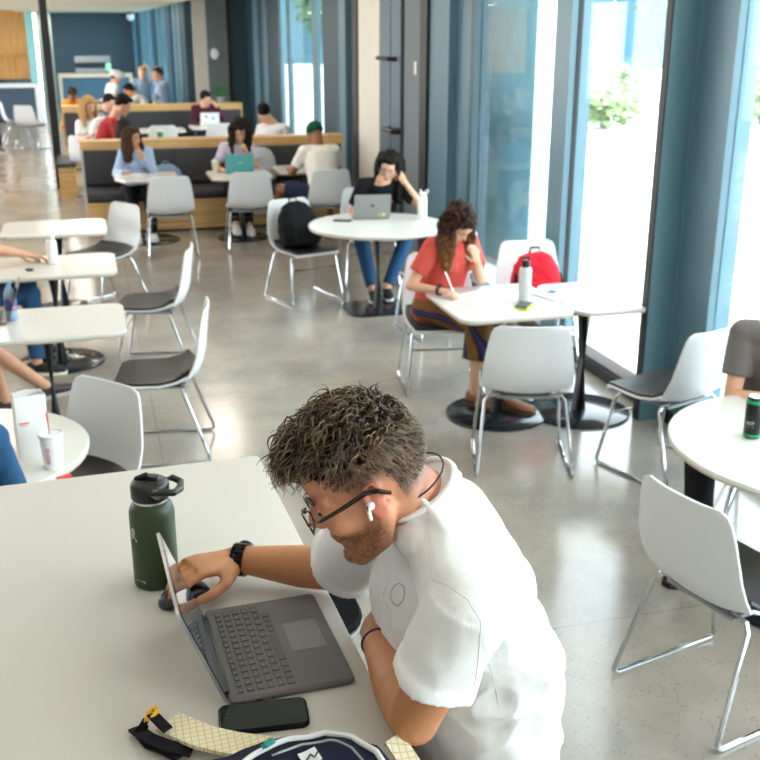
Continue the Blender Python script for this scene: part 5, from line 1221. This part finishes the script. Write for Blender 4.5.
mini_laptop('grey laptop seen from its back on the round table', 2.28, 8.45, TZ, 172, '8f9090', sticker=[(0, .115, .016, '4a4a4a'), (-.10, .03, .018, 'd6c88a'), (-.065, .028, .014, 'b8a860')])
bpy.data.objects
mini_laptop('teal laptop seen from its back on the small table', 1.62, 11.68, TZ, 180, '5fb0b8', sticker=[(0, .11, .015, '9fd8dc')])
mini_laptop('open dark laptop cut by the left frame edge', -.52, 5.95, TZ, -88, '6c6662', w_=.30, d_=.21, tilt=22)
mini_laptop('white laptop with dark marks in front of the person in maroon', 1.98, 17.62, TZ, 180, 'e6e8ea', sticker=[(-.05, .12, .02, '5c6068'), (.06, .15, .022, '7a7f88')])
slabo('smartphone', 'small dark phone lying near the left rim of the round table', 'phone', 2.02, 8.44, TZ, .075, .15, .009, 60, mat('phone_dark', '2a2c30', .3), .01)
slabo('car_key', 'small dark key fob on the middle left table', 'key', -.45, 7.18, TZ, .035, .055, .012, 30, mat('fob_black', '141416', .4), .008)
slabo('paper_sheet', 'papers in front of the woman in the light blue sweater', 'paper', .42, 11.82, TZ+.0005, .3, .22, .004, 8, PAP, .002)
slabo('smartphone', 'phone beside the man in the green beanie', 'phone', 2.50, 11.72, TZ, .07, .14, .009, 20, mat('phone_blue', '38506e', .3), .01)
dc = thing('iced_drink', 'plastic cup of pale iced drink beside the teal laptop', 'cup', (1.36, 11.78, TZ))
MB().lathe([(.001, 0), (.030, 0), (.042, .12), (.001, .121)], n=24).obj('cup', mat('pale_drink', 'd8cfa8', .3), dc); MB().lathe([(.001, .12), (.044, .12), (.040, .135), (.02, .15), (.001, .152)], n=24).obj('lid', mat('clear_lid', 'cfd6d8', .15), dc)
dc = thing('paper_cup', 'green and white cup on the round table behind the front banquette', 'cup', (1.0, 15.2, TZ))
MB().lathe([(.001, 0), (.034, 0), (.045, .15), (.001, .151)], n=24).obj('cup', mat('cup_green', '1c8f52', .5), dc); MB().lathe([(.001, .15), (.048, .15), (.044, .165), (.001, .166)], n=24).obj('lid', mat('foam_white2', 'eeeeee', .5), dc)
# bags
def bag(label, x, y, z, deg, cm, w_=.30, d_=.17, h_=.42, lean=12, nm='backpack', strapm=None):
    t = thing(nm, label, 'backpack', (x, y, z), R(deg-90)); a_ = R(lean); m = MB()
    sec_ = [(0, .9, .9), (.06, 1, 1.05), (.2, 1, 1.1), (.32, .86, .92), (.40, .6, .65), (.43, .3, .35)]
    m.loft([((0, -h_*q_/.43*sin(a_), max(.012, h_*q_/.43*cos(a_)+.012)), V((w_/2*kx, 0, 0)), V((0, d_/2*ky*cos(a_), d_/2*ky*sin(a_)))) for q_, kx, ky in sec_], 26, pw=2.8)
    remesh(m, 'bag_body', cm, t, .008, 3, folds(.012, 12, (1, 1, 1)))
    m = MB(); m.loft([((0, d_/2+.01-h_*.1*sin(a_), h_*.16), V((w_*.36, 0, 0)), V((0, .035, 0))), ((0, d_/2-.0-h_*.5*sin(a_), h_*.5), V((w_*.33, 0, 0)), V((0, .035, 0)))], 20, pw=4); remesh(m, 'front_pocket', cm, t, .008, 3, folds(.006, 14, (1, 1, 1)))
    MB().tube([(-.04, -h_*sin(a_), h_*cos(a_)+.0), (-.03, -h_*sin(a_)-.01, h_*cos(a_)+.045), (.03, -h_*sin(a_)-.01, h_*cos(a_)+.045), (.04, -h_*sin(a_), h_*cos(a_))], .008, 8).obj('grab_handle', strapm or cm, t)
    for s in (-1, 1): MB().tube([(s*.08, -.03-h_*.9*sin(a_), h_*.88), (s*.16, .02, h_*.6), (s*.17, .06, h_*.25), (s*.13, .04, .03)], .011, 8, flat=.5).obj('shoulder_strap', strapm or cm, t)
    return t
bag('black backpack slumped on a white chair left of the round table', 1.70, 8.60, .465, -72, cloth('black_nylon', '0f1013'), .36, .20, .38, 22)
bag('red backpack with black straps on the chair behind the joined tables', 2.86, 6.30, .465, -95, cloth('red_nylon', 'c5202f'), .34, .2, .33, 12, strapm=cloth('black_nylon2', '17171b'))
bag('pale grey backpack on the banquette beside the teal laptop', 1.98, 12.40, .48, -90, cloth('pale_grey_nylon', 'b4b8be'), .36, .24, .40, 6)
bag('blue grey bag on the banquette beside the woman in the light blue sweater', .86, 12.42, .48, -90, cloth('blue_grey_nylon', '7f99b0'), .36, .2, .24, 8, nm='bag')
bag('white tote bag with a pink round print held by the blond woman', .22, 14.95, .72, -80, WCL, .36, .14, .36, 4, nm='tote_bag')
o = MB(); o.lathe([(.001, 0), (.05, 0), (.06, .006), (.001, .008)], (.22, 14.86, .92), 24, axis=(.1, -1, 0)); tt = [x for x in bpy.data.objects if x.name.startswith('tote_bag')][0]
po = o.obj('pink_print', mat('pink_circle', 'e08a90', .7), tt); po.matrix_parent_inverse = (Matrix.Translation(tt.location) @ Matrix.Rotation(tt.rotation_euler.z, 4, 'Z')).inverted()
# potted plant on the second rail
pp = thing('potted_plant', 'small potted plant at the window end behind the second banquette', 'plant', (2.30, 18.60, 1.0))
MB().lathe([(.001, 0), (.05, 0), (.07, .10), (.06, .10), (.001, .09)], n=24).obj('pot', mat('grey_pot', '8d9394', .6), pp)
foliage((0, 0, .19), (.13, .13, .10), 160, 77, .04).obj('leaves', mat('plant_green', '3f6f45', .6, var=.3), pp)

# ------------------------------------------------------------------ every person's parts sit in the person's own space
for r_ in [o for o in COL.objects if o.type == 'EMPTY' and o.name.startswith('person')]:
    T = Matrix.Translation(-V(r_.location)); done = set()
    def walk(o):
        for c in o.children:
            if c.type == 'MESH' and c.data.name not in done: c.data.transform(T); done.add(c.data.name)
            walk(c)
    bpy.context.view_layer.update(); walk(r_)
# ------------------------------------------------------------------ light and camera
w = bpy.data.worlds.new('World'); SC.world = w; w.use_nodes = True; nt = w.node_tree
bgd = nt.nodes['Background']; bgd.inputs['Color'].default_value = (.88, .93, 1, 1); bgd.inputs['Strength'].default_value = WORLD
def light(name, kind, loc, e, rot=(0, 0, 0), size=None, col=(1, 1, 1), ang=None):
    l = bpy.data.lights.new(name, kind); l.energy = e; l.color = col
    if size: l.shape = 'RECTANGLE'; l.size, l.size_y = size
    if ang is not None: l.angle = ang
    o = bpy.data.objects.new(name, l); COL.objects.link(o); o.location = loc; o.rotation_euler = rot; return o
light('sun', 'SUN', (0, 0, 20), SUN, (R(48), 0, R(-8)), ang=R(1), col=(1, .97, .92))
k = 0
for x in (-4.6, -1.4, 1.6):
    for y in (-.5, 3.2, 7, 10.8, 14.6):
        light('ceiling_lamp', 'AREA', (x, y, CEIL-.03), LAMP*(1 if y < 6 else 1.5 if y < 9 else 2.4), size=(.5, 1.6), col=(1, .88, .76))
for y in (19, 23, 27, 31): light('ceiling_lamp', 'AREA', (-.2, y, 2.64), LAMP*4.5, size=(1.4, .5), col=(1, .93, .82))
for y in (20, 26): light('ceiling_lamp', 'AREA', (-4.5, y, CEIL-.03), LAMP*2, size=(.5, 1.6), col=(1, .93, .82))
c = bpy.data.cameras.new('camera'); co = bpy.data.objects.new('camera', c); COL.objects.link(co); SC.camera = co
c.sensor_width = 36; c.lens = 36*1030/760; c.clip_start = .05; c.clip_end = 400
co.location = (0, 0, CH); co.rotation_euler = (R(90)-math.atan(353/1030), 0, R(-15.55))
c.dof.use_dof = True; c.dof.focus_distance = 1.75; c.dof.aperture_fstop = 8
SC.view_settings.view_transform = 'Standard'; SC.view_settings.look = 'None'; SC.view_settings.gamma = 1
SC.view_settings.exposure = EXPO; SC.view_settings.use_curve_mapping = False
SC.cycles.max_bounces = 8; SC.cycles.transparent_max_bounces = 12
